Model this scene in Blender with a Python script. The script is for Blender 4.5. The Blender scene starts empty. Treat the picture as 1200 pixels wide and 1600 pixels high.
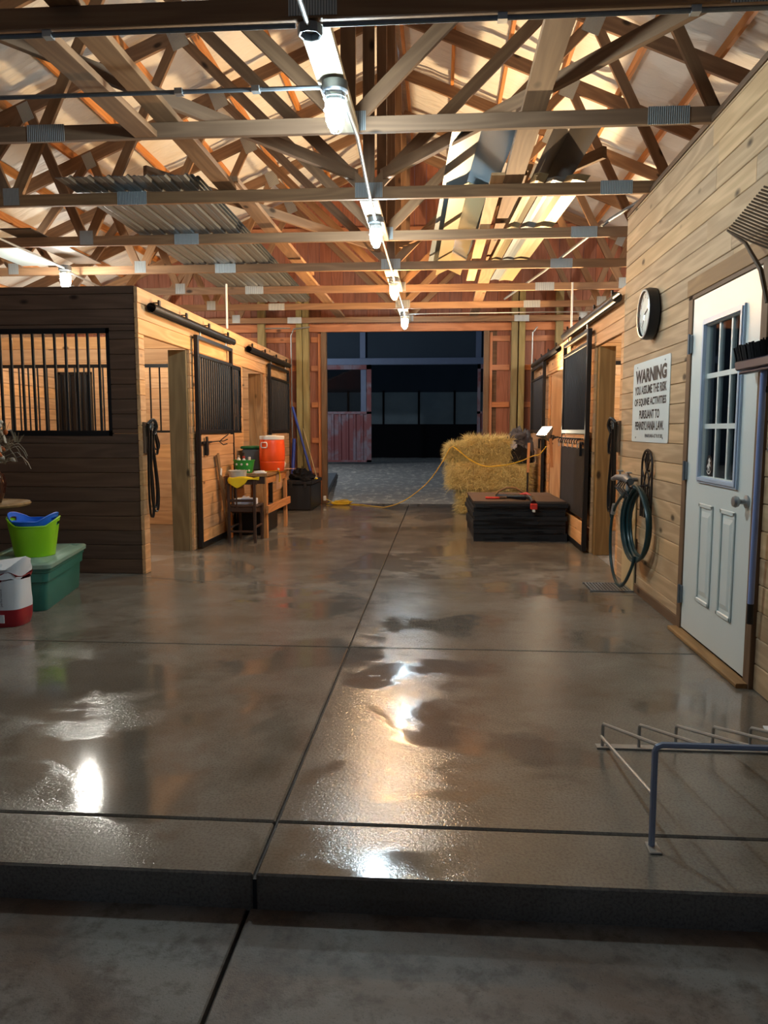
import bpy, bmesh, math, random
from mathutils import Vector, Matrix

# ------------------------------------------------------------------ camera, world, exposure
S = bpy.context.scene
COL = S.collection
random.seed(7)
PI = math.pi
cam_d = bpy.data.cameras.new('camera')
cam = bpy.data.objects.new('camera', cam_d)
COL.objects.link(cam)
cam.location = (0, 0, 1.27)
cam.rotation_euler = (math.radians(90 - 6.0885), 0, math.radians(4.1706))
cam_d.sensor_fit = 'VERTICAL'
cam_d.sensor_height = 36.0
cam_d.lens = 27.0                     # 1200 px focal length on a 1600 px tall frame
cam_d.clip_start = 0.05
cam_d.clip_end = 200
S.camera = cam

W_ = bpy.data.worlds.new('night')
S.world = W_
W_.use_nodes = True
W_.node_tree.nodes['Background'].inputs[0].default_value = (0.55, 0.72, 1.0, 1)
W_.node_tree.nodes['Background'].inputs[1].default_value = 0.05
S.view_settings.view_transform = 'Standard'
S.view_settings.look = 'None'
S.view_settings.gamma = 1.0
S.view_settings.use_curve_mapping = False
S.view_settings.exposure = 0.75

COOL_JAR = 400.0      # radiance of the cool white jar lamps
WARM_JAR = 680.0
STALL_JAR = 450.0
WORK_LAMP = 110.0     # bulb seen in the reflector
WORK_BEAM = 720.0     # its beam, thrown up at the roof

# ------------------------------------------------------------------ node material helpers
class N:
    def __init__(s, name):
        s.m = bpy.data.materials.new(name); s.m.use_nodes = True
        s.t = s.m.node_tree; s.n = s.t.nodes; s.l = s.t.links
        s.b = s.n['Principled BSDF']
        s.out = s.n['Material Output']
    def node(s, typ, **kw):
        o = s.n.new(typ)
        for k, v in kw.items(): setattr(o, k, v)
        return o
    def link(s, a, b): s.l.new(a, b)
    def math(s, op, a, b=None):
        o = s.node('ShaderNodeMath', operation=op)
        for i, v in enumerate((a, b)):
            if v is None: continue
            if isinstance(v, (int, float)): o.inputs[i].default_value = v
            else: s.link(v, o.inputs[i])
        return o.outputs[0]
    def noise(s, vec, scale, detail=3, rough=0.5, dist=0.0):
        o = s.node('ShaderNodeTexNoise')
        o.inputs['Scale'].default_value = scale; o.inputs['Detail'].default_value = detail
        o.inputs['Roughness'].default_value = rough; o.inputs['Distortion'].default_value = dist
        if vec is not None: s.link(vec, o.inputs['Vector'])
        return o.outputs['Fac']
    def ramp(s, fac, stops):
        o = s.node('ShaderNodeValToRGB')
        e = o.color_ramp.elements
        while len(e) < len(stops): e.new(0.5)
        for i, (p, c) in enumerate(stops):
            e[i].position = p
            e[i].color = (c, c, c, 1) if isinstance(c, (int, float)) else (*c, 1)
        s.link(fac, o.inputs[0])
        return o.outputs[0]
    def mix(s, fac, a, b, blend='MIX'):
        o = s.node('ShaderNodeMix', data_type='RGBA', blend_type=blend)
        for i, v in ((0, fac), (6, a), (7, b)):
            if isinstance(v, (int, float)): o.inputs[i].default_value = v
            elif isinstance(v, tuple): o.inputs[i].default_value = (*v, 1)
            else: s.link(v, o.inputs[i])
        return o.outputs[2]
    def objvec(s, scale=(1, 1, 1), rnd=True):
        tc = s.node('ShaderNodeTexCoord')
        v = tc.outputs['Object']
        if rnd:
            oi = s.node('ShaderNodeObjectInfo')
            mu = s.node('ShaderNodeVectorMath', operation='SCALE')
            mu.inputs[0].default_value = (31.7, 17.3, 23.9)
            s.link(oi.outputs['Random'], mu.inputs['Scale'])
            ad = s.node('ShaderNodeVectorMath', operation='ADD')
            s.link(v, ad.inputs[0]); s.link(mu.outputs[0], ad.inputs[1]); v = ad.outputs[0]
        m = s.node('ShaderNodeMapping'); m.inputs['Scale'].default_value = scale
        s.link(v, m.inputs['Vector'])
        return m.outputs[0]
    def rnd(s): return s.node('ShaderNodeObjectInfo').outputs['Random']
    def bump(s, h, strength=0.3, dist=0.01):
        o = s.node('ShaderNodeBump'); o.inputs['Strength'].default_value = strength
        o.inputs['Distance'].default_value = dist
        s.link(h, o.inputs['Height']); s.link(o.outputs[0], s.b.inputs['Normal'])
    def set(s, col=None, rough=None, metal=None, spec=None):
        for k, v in (('Base Color', col), ('Roughness', rough), ('Metallic', metal), ('Specular IOR Level', spec)):
            if v is None: continue
            if isinstance(v, tuple): s.b.inputs[k].default_value = (*v, 1)
            elif isinstance(v, (int, float)): s.b.inputs[k].default_value = v
            else: s.link(v, s.b.inputs[k])
        return s.m

def hexc(h):
    r = [int(h[i:i+2], 16) / 255 for i in (0, 2, 4)]
    return tuple(c / 12.92 if c <= 0.04045 else ((c + 0.055) / 1.055) ** 2.4 for c in r)

def wood(name, light, dark, knots=True, rough=0.65, grain=1.0, vary=0.35, wear=None):
    """sawn board; grain runs along local X"""
    n = N(name)
    light, dark = hexc(light), hexc(dark)
    v = n.objvec((1, 1, 1))
    st = n.node('ShaderNodeMapping'); st.inputs['Scale'].default_value = (0.9, 9, 9); n.link(v, st.inputs['Vector'])
    warp = n.noise(st.outputs[0], 0.55, 2, 0.5)
    rings = n.math('SINE', n.math('MULTIPLY', warp, 62.0 * grain))
    rings = n.math('ADD', n.math('MULTIPLY', rings, 0.5), 0.5)
    st2 = n.node('ShaderNodeMapping'); st2.inputs['Scale'].default_value = (2, 60, 60); n.link(v, st2.inputs['Vector'])
    fine = n.noise(st2.outputs[0], 1.0, 3, 0.6)
    g = n.math('ADD', n.math('MULTIPLY', rings, 0.45), n.math('MULTIPLY', fine, 0.7))
    d2 = tuple(b * 0.6 + a * 0.4 for a, b in zip(light, dark))
    col = n.ramp(g, [(0.15, d2), (0.55, tuple(a * .65 + b * .35 for a, b in zip(light, dark))), (0.85, light)])
    if knots:
        vo = n.node('ShaderNodeTexVoronoi'); vo.inputs['Scale'].default_value = 1.0
        st3 = n.node('ShaderNodeMapping'); st3.inputs['Scale'].default_value = (2.1, 4.2, 4.2); n.link(v, st3.inputs['Vector'])
        n.link(st3.outputs[0], vo.inputs['Vector'])
        k = n.ramp(vo.outputs['Distance'], [(0.055, 1.0), (0.12, 0.0)])
        col = n.mix(n.math('MULTIPLY', k, 0.95), col, tuple(c * 0.22 for c in dark))
    if wear:
        tc = n.node('ShaderNodeTexCoord')
        big = n.noise(tc.outputs['Object'], 2.0, 3)
        col = n.mix(n.ramp(big, [(0.45, 0.0), (0.7, 0.8)]), col, hexc(wear))
    hv = n.node('ShaderNodeHueSaturation')
    n.link(col, hv.inputs['Color'])
    n.link(n.math('ADD', n.math('MULTIPLY', n.rnd(), vary), 1.0 - vary / 2), hv.inputs['Value'])
    n.link(n.math('ADD', n.math('MULTIPLY', n.rnd(), 0.15), 0.92), hv.inputs['Saturation'])
    n.bump(g, 0.12, 0.004)
    return n.set(hv.outputs[0], rough, 0, 0.3)

def plain(name, h, rough=0.5, metal=0.0, spec=0.5, vary=0.12, nscale=6.0, bump=0.0, bscale=60):
    n = N(name); c = hexc(h)
    v = n.objvec()
    f = n.noise(v, nscale, 4)
    col = n.mix(f, tuple(x * (1 - vary) for x in c), tuple(min(1, x * (1 + vary)) for x in c))
    if bump: n.bump(n.noise(v, bscale, 3), bump, 0.004)
    return n.set(col, rough, metal, spec)

def emit(name, col, strength):
    n = N(name)
    e = n.node('ShaderNodeEmission'); e.inputs[0].default_value = (*col, 1); e.inputs[1].default_value = strength
    n.link(e.outputs[0], n.out.inputs['Surface'])
    return n.m

M = {}
M['tack'] = wood('tack_room_pine', 'C9AC88', '977C5C', grain=0.8, vary=0.36)
M['pine'] = wood('stall_pine', 'DCAE7E', 'B88658', grain=0.8, vary=0.22)
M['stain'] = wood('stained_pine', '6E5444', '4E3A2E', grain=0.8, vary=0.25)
M['truss'] = wood('truss_lumber', '8E6E52', '6A4E3A', vary=0.3)
M['purlin'] = wood('purlin_lumber', 'CB8C54', 'A06434', vary=0.25)
M['post'] = wood('treated_post', '9A8A5E', '776843', vary=0.2)
M['stallpost'] = wood('weathered_stall_post', '7E6E50', '5E5036', vary=0.2)
M['brownpost'] = wood('brown_stall_post', '96764C', '6E5232', vary=0.2)
M['red'] = wood('red_boards', '9E6650', '7A4A36', knots=False, vary=0.25)
M['redtrim'] = wood('red_trim', 'C08058', '9A5F3E', vary=0.2)
M['browntrim'] = wood('brown_trim', '7A604A', '5A4534', vary=0.2)
M['oldwood'] = wood('old_wood', '9C7B55', '6D5236', vary=0.3)
M['darkwood'] = wood('dark_wood', '4A3428', '2E2019', knots=False, vary=0.2)
M['whiteboard'] = wood('lamp_board', 'D8CDB6', 'B9AC92', vary=0.1)
M['black'] = plain('black_steel', '16171A', 0.42, 0.2, 0.5, 0.3)
M['blackplastic'] = plain('black_plastic', '17171A', 0.45)
M['rubber'] = plain('black_rubber', '1E1F22', 0.62, 0, 0.4, 0.4, 9, 0.5, 40)
M['matblack'] = plain('black_mat_panel', '2E2A27', 0.7, 0, 0.3, 0.4, 9, 0.4, 30)
M['galv'] = plain('galvanised_steel', 'A9AFB2', 0.38, 0.75, 0.5, 0.2, 30)
M['dullgalv'] = plain('dull_galvanised_steel', '7C8288', 0.5, 0.6, 0.5, 0.2, 30)
M['doorwhite'] = plain('white_door_paint', 'DDE6E4', 0.35, 0, 0.5, 0.03, 3)
M['moldblue'] = plain('door_moulding', 'B8C8DC', 0.35, 0, 0.5, 0.03)
M['white'] = plain('white_plastic', 'E4E2DC', 0.4, 0, 0.5, 0.04)
M['signwhite'] = plain('white_sign_metal', 'DCE6E6', 0.35, 0, 0.5, 0.03)
M['ink'] = plain('black_ink', '14151A', 0.5)
M['greyink'] = plain('grey_ink', '6A6672', 0.5)
M['tan_ply'] = plain('cream_board', 'CDB88C', 0.55, 0, 0.4, 0.12)
M['dirt'] = None
M['orange'] = plain('orange_plastic', 'F2541B', 0.42, 0, 0.5, 0.04)
M['lime'] = plain('lime_plastic', '8FD016', 0.4, 0, 0.5, 0.05)
M['blue'] = plain('blue_plastic', '1568D8', 0.4, 0, 0.5, 0.05)
M['toteteal'] = plain('teal_plastic', '2C6E62', 0.42, 0, 0.5, 0.08)
M['totelid'] = plain('grey_green_plastic', '7E9C8C', 0.45, 0, 0.5, 0.08)
M['greyplastic'] = plain('grey_plastic', '5C6466', 0.5)
M['greenlid'] = plain('green_plastic', '17663A', 0.45)
M['greenpail'] = plain('green_print', '2B9A3C', 0.5)
M['bagwhite'] = plain('bag_white', 'D3D8DE', 0.35, 0, 0.5, 0.06, 4, 0.35, 9)
M['bagred'] = plain('bag_red', '8E1420', 0.35, 0, 0.5, 0.1, 4, 0.35, 9)
M['yellow'] = plain('yellow_cord', 'E0B92C', 0.5)
M['yellowcloth'] = plain('yellow_cloth', 'E8C624', 0.75, 0, 0.3, 0.1)
M['blackcloth'] = plain('black_cloth', '1B1B1E', 0.85, 0, 0.2, 0.3, 10, 0.4, 50)
M['greycloth'] = plain('grey_horse_blanket', '585B66', 0.75, 0, 0.2, 0.25, 8, 0.4, 30)
M['hose'] = plain('green_hose', '12393F', 0.32, 0, 0.5, 0.1)
M['iron'] = plain('wrought_iron', '2A1F19', 0.6, 0.3)
M['purple'] = plain('purple_plastic', '1E1030', 0.4)
M['bluepole'] = plain('pale_blue_pole', '8FA3D8', 0.35)
M['bluehandle'] = plain('blue_handle', '1E3FA0', 0.4)
M['rakebrown'] = plain('rake_tines', '4A3826', 0.5, 0.4)
M['rackblue'] = plain('blue_grey_tube', '98A2B8', 0.4, 0.2)
M['racktan'] = plain('worn_tube', 'B0ACA6', 0.4, 0.35)
M['brownglaze'] = plain('brown_glaze', '3E1E14', 0.12, 0, 0.6, 0.1)
M['drystem'] = plain('dried_stems', '7A6A50', 0.8)
M['drypod'] = plain('orange_pods', 'B05C28', 0.7)
M['palefeather'] = plain('pale_dried_leaf', 'B8AE9C', 0.75)
M['leather'] = plain('dark_leather', '1D1B1A', 0.45)
M['red_tool'] = plain('red_tool', 'C8342A', 0.4)
M['paper'] = plain('white_paper', 'E2E6EA', 0.6, 0, 0.3, 0.03)
M['boxblue'] = plain('tissue_box_print', 'B9C4DC', 0.6, 0, 0.3, 0.2)
M['pinkpaper'] = plain('tan_tag', 'B89478', 0.6)
M['concrete_edge'] = None
M['creamsheet'] = plain('cream_trim_metal', '8A8062', 0.35, 0.3, 0.5, 0.06)
M['greysheet'] = plain('grey_trim_metal', '727E86', 0.35, 0.3, 0.5, 0.06)
M['darksheet'] = plain('dark_trim_metal', '504A46', 0.4, 0.3)
M['roofsheet'] = plain('ribbed_roof_sheet', '70767A', 0.4, 0.5, 0.5, 0.15, 5)
M['skylight'] = plain('pale_plastic_panel', 'B8CCD2', 0.3, 0, 0.5, 0.1)
M['arenapanel'] = plain('grey_arena_panel', '8A9CA0', 0.7, 0, 0.3, 0.2, 2)
M['arenadark'] = plain('dark_arena_wall', '3A4650', 0.8, 0, 0.2, 0.15, 1)
M['kick'] = plain('dark_kickboard', '14151A', 0.8, 0, 0.2, 0.2, 2)
M['steelblue'] = plain('blue_grey_track', '6E7C94', 0.5, 0.2)

def _roof():
    n = N('roof_insulation'); v = n.objvec((1, 1, 1), False)
    f = n.noise(v, 1.6, 4, 0.6, 0.6)
    c = n.mix(f, hexc('D2CEC4'), hexc('EDEAE2'))
    st = n.node('ShaderNodeMapping'); st.inputs['Scale'].default_value = (1.2, 5, 1.2); n.link(v, st.inputs['Vector'])
    n.bump(n.noise(st.outputs[0], 1.4, 3, 0.5, 1.0), 0.7, 0.05)
    return n.set(c, 0.45, 0, 0.4)
M['roof'] = _roof()

def _plate():
    n = N('toothed_plate'); v = n.objvec((1, 1, 1), False)
    w = n.node('ShaderNodeTexWave'); w.inputs['Scale'].default_value = 26; n.link(v, w.inputs['Vector'])
    c = n.mix(n.ramp(w.outputs['Fac'], [(0.35, 0.0), (0.5, 1.0)]), hexc('7E8487'), hexc('B6BCBE'))
    n.bump(w.outputs['Fac'], 0.6, 0.004)
    return n.set(c, 0.42, 0.6, 0.5)
M['plate'] = _plate()

def _wet():
    n = N('wet_concrete'); v = n.objvec((1, 1, 1), False)
    big = n.noise(v, 0.75, 4, 0.55, 0.4)
    mid = n.noise(v, 3.2, 5, 0.6)
    spk = n.noise(v, 110, 2, 0.6)
    wet = n.ramp(n.math('ADD', n.math('MULTIPLY', big, 0.75), n.math('MULTIPLY', mid, 0.3)), [(0.38, 0.0), (0.66, 1.0)])
    dry = n.mix(mid, hexc('918E86'), hexc('827E75'))
    dk = n.mix(mid, hexc('786F62'), hexc('686158'))
    col = n.mix(wet, dry, dk)
    col = n.mix(n.ramp(spk, [(0.35, 0.35), (0.55, 0.0)]), col, hexc('3A332B'))
    pud = n.ramp(n.noise(v, 0.95, 5, 0.62, 0.3), [(0.50, 0.0), (0.56, 1.0)])        # standing film of water
    film = n.math('MULTIPLY', wet, 1.0)
    n.link(n.mix(pud, n.mix(film, (0.24, 0.24, 0.24), (0.14, 0.14, 0.14)), (0.09, 0.09, 0.09)), n.b.inputs['Roughness'])
    gr = n.noise(v, 75, 3, 0.7)
    h = n.math('ADD', n.math('MULTIPLY', gr, 0.8), n.math('MULTIPLY', n.noise(v, 9, 3), 0.8))
    o = n.node('ShaderNodeBump'); o.inputs['Distance'].default_value = 0.006
    n.link(n.math('ADD', n.math('MULTIPLY', n.math('SUBTRACT', 1.0, pud), 0.27), 0.04), o.inputs['Strength'])
    n.link(h, o.inputs['Height']); n.link(o.outputs[0], n.b.inputs['Normal'])
    col = n.mix(n.math('MULTIPLY', pud, 0.35), col, hexc('5A4C3E'))
    return n.set(col, None, 0, 0.6)
M['wet'] = _wet()

def _dry():
    n = N('rough_concrete'); v = n.objvec((1, 1, 1), False)
    big = n.noise(v, 1.5, 5, 0.6, 0.8); mid = n.noise(v, 14, 5, 0.65); fine = n.noise(v, 160, 3, 0.7)
    col = n.mix(n.ramp(big, [(0.4, 0.0), (0.62, 1.0)]), hexc('85827D'), hexc('705F52'))
    col = n.mix(n.ramp(mid, [(0.34, 0.85), (0.52, 0.0)]), col, hexc('5A5048'))
    col = n.mix(n.ramp(fine, [(0.28, 0.6), (0.42, 0.0)]), col, hexc('2E2A27'))
    n.bump(n.math('ADD', n.math('MULTIPLY', fine, 0.6), mid), 0.35, 0.006)
    return n.set(col, 0.55, 0, 0.4)
M['rough'] = _dry()

def _dirt():
    n = N('packed_dirt'); v = n.objvec((1, 1, 1), False)
    a = n.noise(v, 0.8, 5, 0.6, 0.5)
    st = n.node('ShaderNodeMapping'); st.inputs['Scale'].default_value = (2.2, 1.0, 1); n.link(v, st.inputs['Vector'])
    b = n.noise(st.outputs[0], 3.0, 5, 0.7)
    col = n.mix(a, hexc('84847F'), hexc('9C988E'))
    col = n.mix(n.ramp(b, [(0.52, 0.0), (0.66, 0.9)]), col, hexc('DAD4C0'))
    n.bump(b, 0.6, 0.03)
    return n.set(col, 0.7, 0, 0.3)
M['dirt'] = _dirt()

def _glass(name, tint, rough=0.03, ior=1.5):
    n = N(name)
    g = n.node('ShaderNodeBsdfGlossy'); g.inputs['Roughness'].default_value = rough
    t = n.node('ShaderNodeBsdfTransparent'); t.inputs[0].default_value = (*tint, 1)
    fr = n.node('ShaderNodeFresnel'); fr.inputs[0].default_value = ior
    mx = n.node('ShaderNodeMixShader')
    n.link(fr.outputs[0], mx.inputs[0]); n.link(t.outputs[0], mx.inputs[1]); n.link(g.outputs[0], mx.inputs[2])
    n.link(mx.outputs[0], n.out.inputs['Surface'])
    return n.m
M['glass'] = _glass('window_glass', (0.75, 0.8, 0.82))
M['clockglass'] = _glass('clock_glass', (0.95, 0.97, 0.97), 0.03, 1.12)
M['roomshade'] = plain('unlit_room', '303338', 0.8)
M['mattop'] = plain('dusty_mat_top', '5A4C42', 0.7, 0, 0.3, 0.3, 6, 0.3, 30)
M['clearplastic'] = plain('cloudy_plastic', 'C9C4B6', 0.35, 0, 0.5, 0.1, 20)

def _hay():
    n = N('hay'); v = n.objvec((1, 1, 1))
    st = n.node('ShaderNodeMapping'); st.inputs['Scale'].default_value = (14, 14, 60); n.link(v, st.inputs['Vector'])
    f = n.noise(st.outputs[0], 1.0, 4, 0.7, 0.8)
    c = n.ramp(f, [(0.25, hexc('7A6A3C')), (0.5, hexc('C2AC74')), (0.75, hexc('E6D8A6'))])
    n.bump(f, 0.9, 0.02)
    return n.set(c, 0.8, 0, 0.2)
M['hay'] = _hay()
M['straw'] = plain('hay_strands', 'DCCB94', 0.7, 0, 0.3, 0.5, 25)

def _brick_door():
    n = N('weathered_red_metal'); v = n.objvec((1, 1, 1))
    f = n.noise(v, 1.4, 4, 0.6, 0.6)
    c = n.mix(n.ramp(f, [(0.45, 0.0), (0.6, 1.0)]), hexc('8A5050'), hexc('8E8088'))
    return n.set(c, 0.5, 0.1, 0.4)
M['reddoor'] = _brick_door()
M['jar_cool'] = emit('lit_cool_jar', (0.74, 0.93, 1.0), COOL_JAR)
M['jar_warm'] = emit('lit_warm_jar', (1.0, 0.54, 0.21), WARM_JAR)
M['jar_yard_fill'] = emit('lit_yard_fill', (0.78, 0.86, 1.0), 1100.0)
M['jar_far'] = emit('lit_far_jar', (0.72, 0.92, 1.0), 190.0)
M['lens'] = emit('lit_lens', (1.0, 0.86, 0.60), 45.0)
M['jar_stall'] = emit('lit_stall_jar', (1.0, 0.96, 0.84), STALL_JAR)
M['worklamp'] = emit('lit_work_lamp', (1.0, 0.66, 0.30), WORK_LAMP)

# ------------------------------------------------------------------ object helpers
WM = {}            # object name -> world matrix
def _put(o, wm, parent):
    if parent is not None:
        o.parent = parent
        o.matrix_basis = WM[parent.name].inverted() @ wm
    else:
        o.matrix_basis = wm
    WM[o.name] = wm
def T(x, y, z, rz=0.0): return Matrix.Translation((x, y, z)) @ Matrix.Rotation(rz, 4, 'Z')
def tag(o, label=None, cat=None, group=None, kind=None):
    if label: o['label'] = label
    if cat: o['category'] = cat
    if group: o['group'] = group
    if kind: o['kind'] = kind
    return o
def thing(name, loc, label, cat, rz=0.0, group=None, kind=None):
    o = bpy.data.objects.new(name, None); o.empty_display_size = 0.05
    COL.objects.link(o); _put(o, T(*loc, rz), None)
    return tag(o, label, cat, group, kind)
def struct(name, label, loc=(0, 0, 0)):
    o = bpy.data.objects.new(name, None); o.empty_display_size = 0.05
    COL.objects.link(o); _put(o, T(*loc), None)
    return tag(o, label, None, None, 'structure')

class MB:
    """mesh builder in the coordinates of the object it becomes"""
    def __init__(s): s.bm = bmesh.new()
    def box(s, x0, x1, y0, y1, z0, z1, bev=0.0, mat=None):
        b = s.bm if not bev else bmesh.new()
        vs = [b.verts.new((x, y, z)) for x in (x0, x1) for y in (y0, y1) for z in (z0, z1)]
        for f in ((0, 1, 3, 2), (4, 6, 7, 5), (0, 4, 5, 1), (2, 3, 7, 6), (0, 2, 6, 4), (1, 5, 7, 3)):
            b.faces.new([vs[i] for i in f])
        if bev:
            bmesh.ops.bevel(b, geom=b.edges[:], offset=bev, segments=1, affect='EDGES', clamp_overlap=True)
            s._merge(b, mat)
        elif mat is not None:
            bmesh.ops.transform(s.bm, matrix=mat, verts=vs)
        return s
    def _merge(s, b, mat=None):
        if mat is not None: bmesh.ops.transform(b, matrix=mat, verts=b.verts[:])
        me = bpy.data.meshes.new('tmp'); b.to_mesh(me); b.free(); s.bm.from_mesh(me); bpy.data.meshes.remove(me)
    def prism(s, pts, z0, z1, bev=0.0, mat=None):
        """polygon in xy pushed from z0 to z1"""
        b = bmesh.new()
        lo = [b.verts.new((p[0], p[1], z0)) for p in pts]; hi = [b.verts.new((p[0], p[1], z1)) for p in pts]
        n = len(pts)
        b.faces.new(hi); b.faces.new(lo[::-1])
        for i in range(n): b.faces.new((lo[i], lo[(i + 1) % n], hi[(i + 1) % n], hi[i]))
        bmesh.ops.recalc_face_normals(b, faces=b.faces[:])
        if bev: bmesh.ops.bevel(b, geom=b.edges[:], offset=bev, segments=1, affect='EDGES', clamp_overlap=True)
        s._merge(b, mat); return s
    def lathe(s, prof, n=20, cx=0, cy=0, mat=None, sx=1, sy=1):
        b = bmesh.new(); rings = []
        for r, z in prof:
            if r < 1e-5: rings.append([b.verts.new((cx, cy, z))])
            else: rings.append([b.verts.new((cx + sx * r * math.cos(2 * PI * i / n), cy + sy * r * math.sin(2 * PI * i / n), z)) for i in range(n)])
        for a, c in zip(rings, rings[1:]):
            for i in range(n):
                j = (i + 1) % n
                if len(a) == 1 and len(c) == 1: continue
                if len(a) == 1: b.faces.new((a[0], c[j], c[i]))
                elif len(c) == 1: b.faces.new((a[i], a[j], c[0]))
                else: b.faces.new((a[i], a[j], c[j], c[i]))
        bmesh.ops.recalc_face_normals(b, faces=b.faces[:])
        s._merge(b, mat); return s
    def tube(s, pts, r, n=8, closed=False, flat=None):
        """round tube along a path; flat=(w,t) makes a strap instead"""
        pts = [Vector(p) for p in pts]; m = len(pts); rings = []
        nrm = None
        for i, p in enumerate(pts):
            if closed: d = pts[(i + 1) % m] - pts[i - 1]
            else: d = pts[min(i + 1, m - 1)] - pts[max(i - 1, 0)]
            if d.length < 1e-9: d = Vector((0, 0, 1))
            d.normalize()
            if nrm is None:
                nrm = d.cross(Vector((0, 0, 1)))
                if nrm.length < 0.05: nrm = d.cross(Vector((1, 0, 0)))
            nrm = nrm - d * nrm.dot(d)
            if nrm.length < 1e-6: nrm = d.orthogonal()
            nrm.normalize(); bi = d.cross(nrm)
            if flat:
                w, t = flat
                ring = [p + nrm * (a * w) + bi * (c * t) for a, c in ((-.5, -.5), (.5, -.5), (.5, .5), (-.5, .5))]
            else:
                rr = r[i] if isinstance(r, (list, tuple)) else r
                ring = [p + (nrm * math.cos(2 * PI * k / n) + bi * math.sin(2 * PI * k / n)) * rr for k in range(n)]
            rings.append([s.bm.verts.new(q) for q in ring])
        k = len(rings[0])
        pairs = list(zip(rings, rings[1:])) + ([(rings[-1], rings[0])] if closed else [])
        for a, c in pairs:
            for i in range(k): s.bm.faces.new((a[i], a[(i + 1) % k], c[(i + 1) % k], c[i]))
        if not closed:
            s.bm.faces.new(rings[0][::-1]); s.bm.faces.new(rings[-1])
        return s
    def rod(s, a, b, r, n=8): return s.tube([a, b], r, n)
    def mesh(s, name, mat, smooth=False):
        bmesh.ops.recalc_face_normals(s.bm, faces=s.bm.faces[:])
        me = bpy.data.meshes.new(name); s.bm.to_mesh(me); s.bm.free()
        me.materials.append(M[mat] if isinstance(mat, str) else mat)
        if smooth:
            for p in me.polygons: p.use_smooth = True
            try: me.set_sharp_from_angle(angle=math.radians(40))
            except Exception: pass
        return me
    def build(s, name, mat, parent=None, smooth=False, wm=None, label=None):
        """vertices are in the frame wm (default: the parent's own frame, else the world)"""
        me = s.mesh(name, mat, smooth)
        o = bpy.data.objects.new(name, me); COL.objects.link(o)
        if wm is None: wm = WM[parent.name] if parent is not None else Matrix()
        _put(o, wm, parent)
        if label: o['label'] = label
        return o

def frameXZ(x, y, z, rz=0): # local (x,y) plane -> world (x,z), prism depth along -y
    return Matrix.Translation((x, y, z)) @ Matrix.Rotation(rz, 4, 'Z') @ Matrix.Rotation(PI / 2, 4, 'X')

_mesh_cache = {}
def board_mesh(L, w, t, ch, mat):
    """board along local X, thickness along Y, width along Z, long edges chamfered"""
    key = (round(L, 3), round(w, 3), round(t, 3), round(ch, 4), mat)
    if key in _mesh_cache: return _mesh_cache[key]
    b = MB()
    y, z = t / 2, w / 2
    prof = [(-y, -z + ch), (-y + ch, -z), (y - ch, -z), (y, -z + ch), (y, z - ch), (y - ch, z), (-y + ch, z), (-y, z - ch)]
    lo = [b.bm.verts.new((-L / 2, p, q)) for p, q in prof]; hi = [b.bm.verts.new((L / 2, p, q)) for p, q in prof]
    for i in range(8): b.bm.faces.new((lo[i], lo[(i + 1) % 8], hi[(i + 1) % 8], hi[i]))
    b.bm.faces.new(lo[::-1]); b.bm.faces.new(hi)
    me = b.mesh('board', mat); _mesh_cache[key] = me
    return me
def board(name, a, b, w, t, mat, parent=None, ch=0.002, up=(0, 0, 1), label=None):
    """board from point a to b (world); w is its width along up, t its thickness"""
    a, b = Vector(a), Vector(b); d = (b - a); L = d.length; d.normalize()
    up = Vector(up); zv = (up - d * up.dot(d))
    if zv.length < 1e-4: zv = d.orthogonal()
    zv.normalize(); yv = zv.cross(d)
    R = Matrix((d, yv, zv)).transposed().to_4x4(); R.translation = (a + b) / 2
    o = bpy.data.objects.new(name, board_mesh(L, w, t, ch, mat)); COL.objects.link(o)
    _put(o, R, parent)
    if label: o['label'] = label
    return o

def plank_wall(parent, axis, pos, u0, u1, z0, z1, mat, holes=(), pitch=0.131, t=0.03, maxlen=2.6, seed=1, gap=0.003, zoff=0.0, name='plank'):
    """tongue and groove boards, one object each. axis 'x': wall lies in x = pos and runs along y; pos is the board centre"""
    rr = random.Random(seed)
    z = z0 - zoff
    while z < z1 - 0.01:
        za, zb = max(z, z0), min(z + pitch, z1)
        if zb - za > 0.012:
            cuts = sorted({za, zb} | {h for hh in holes for h in hh[2:] if za + 0.008 < h < zb - 0.008})
            for ca, cb in zip(cuts, cuts[1:]):
                mid = (ca + cb) / 2
                iv = [(u0, u1)]
                for h in holes:
                    if h[2] <= mid <= h[3]:
                        nv = []
                        for p, q in iv:
                            if h[1] <= p or h[0] >= q: nv.append((p, q)); continue
                            if h[0] > p: nv.append((p, h[0]))
                            if h[1] < q: nv.append((h[1], q))
                        iv = nv
                for p, q in iv:
                    if q - p < 0.01: continue
                    while q - p > 0.01:
                        e = q
                        if q - p > maxlen: e = p + rr.uniform(0.55, 0.9) * maxlen
                        if q - e < 0.3: e = q
                        dd = rr.uniform(-0.0015, 0.0015)
                        A = (pos + dd, p, mid) if axis == 'x' else (p, pos + dd, mid)
                        B = (pos + dd, e - 0.002, mid) if axis == 'x' else (e - 0.002, pos + dd, mid)
                        board(name, A, B, cb - ca - gap, t, mat, parent, 0.004)
                        p = e
        z += pitch

def copy_tree(o, wm, parent=None):
    c = o.copy(); COL.objects.link(c)
    old = WM[o.name]; _put(c, wm, parent)
    for ch in list(o.children):
        copy_tree(ch, wm @ (old.inverted() @ WM[ch.name]), c)
    return c

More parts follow.
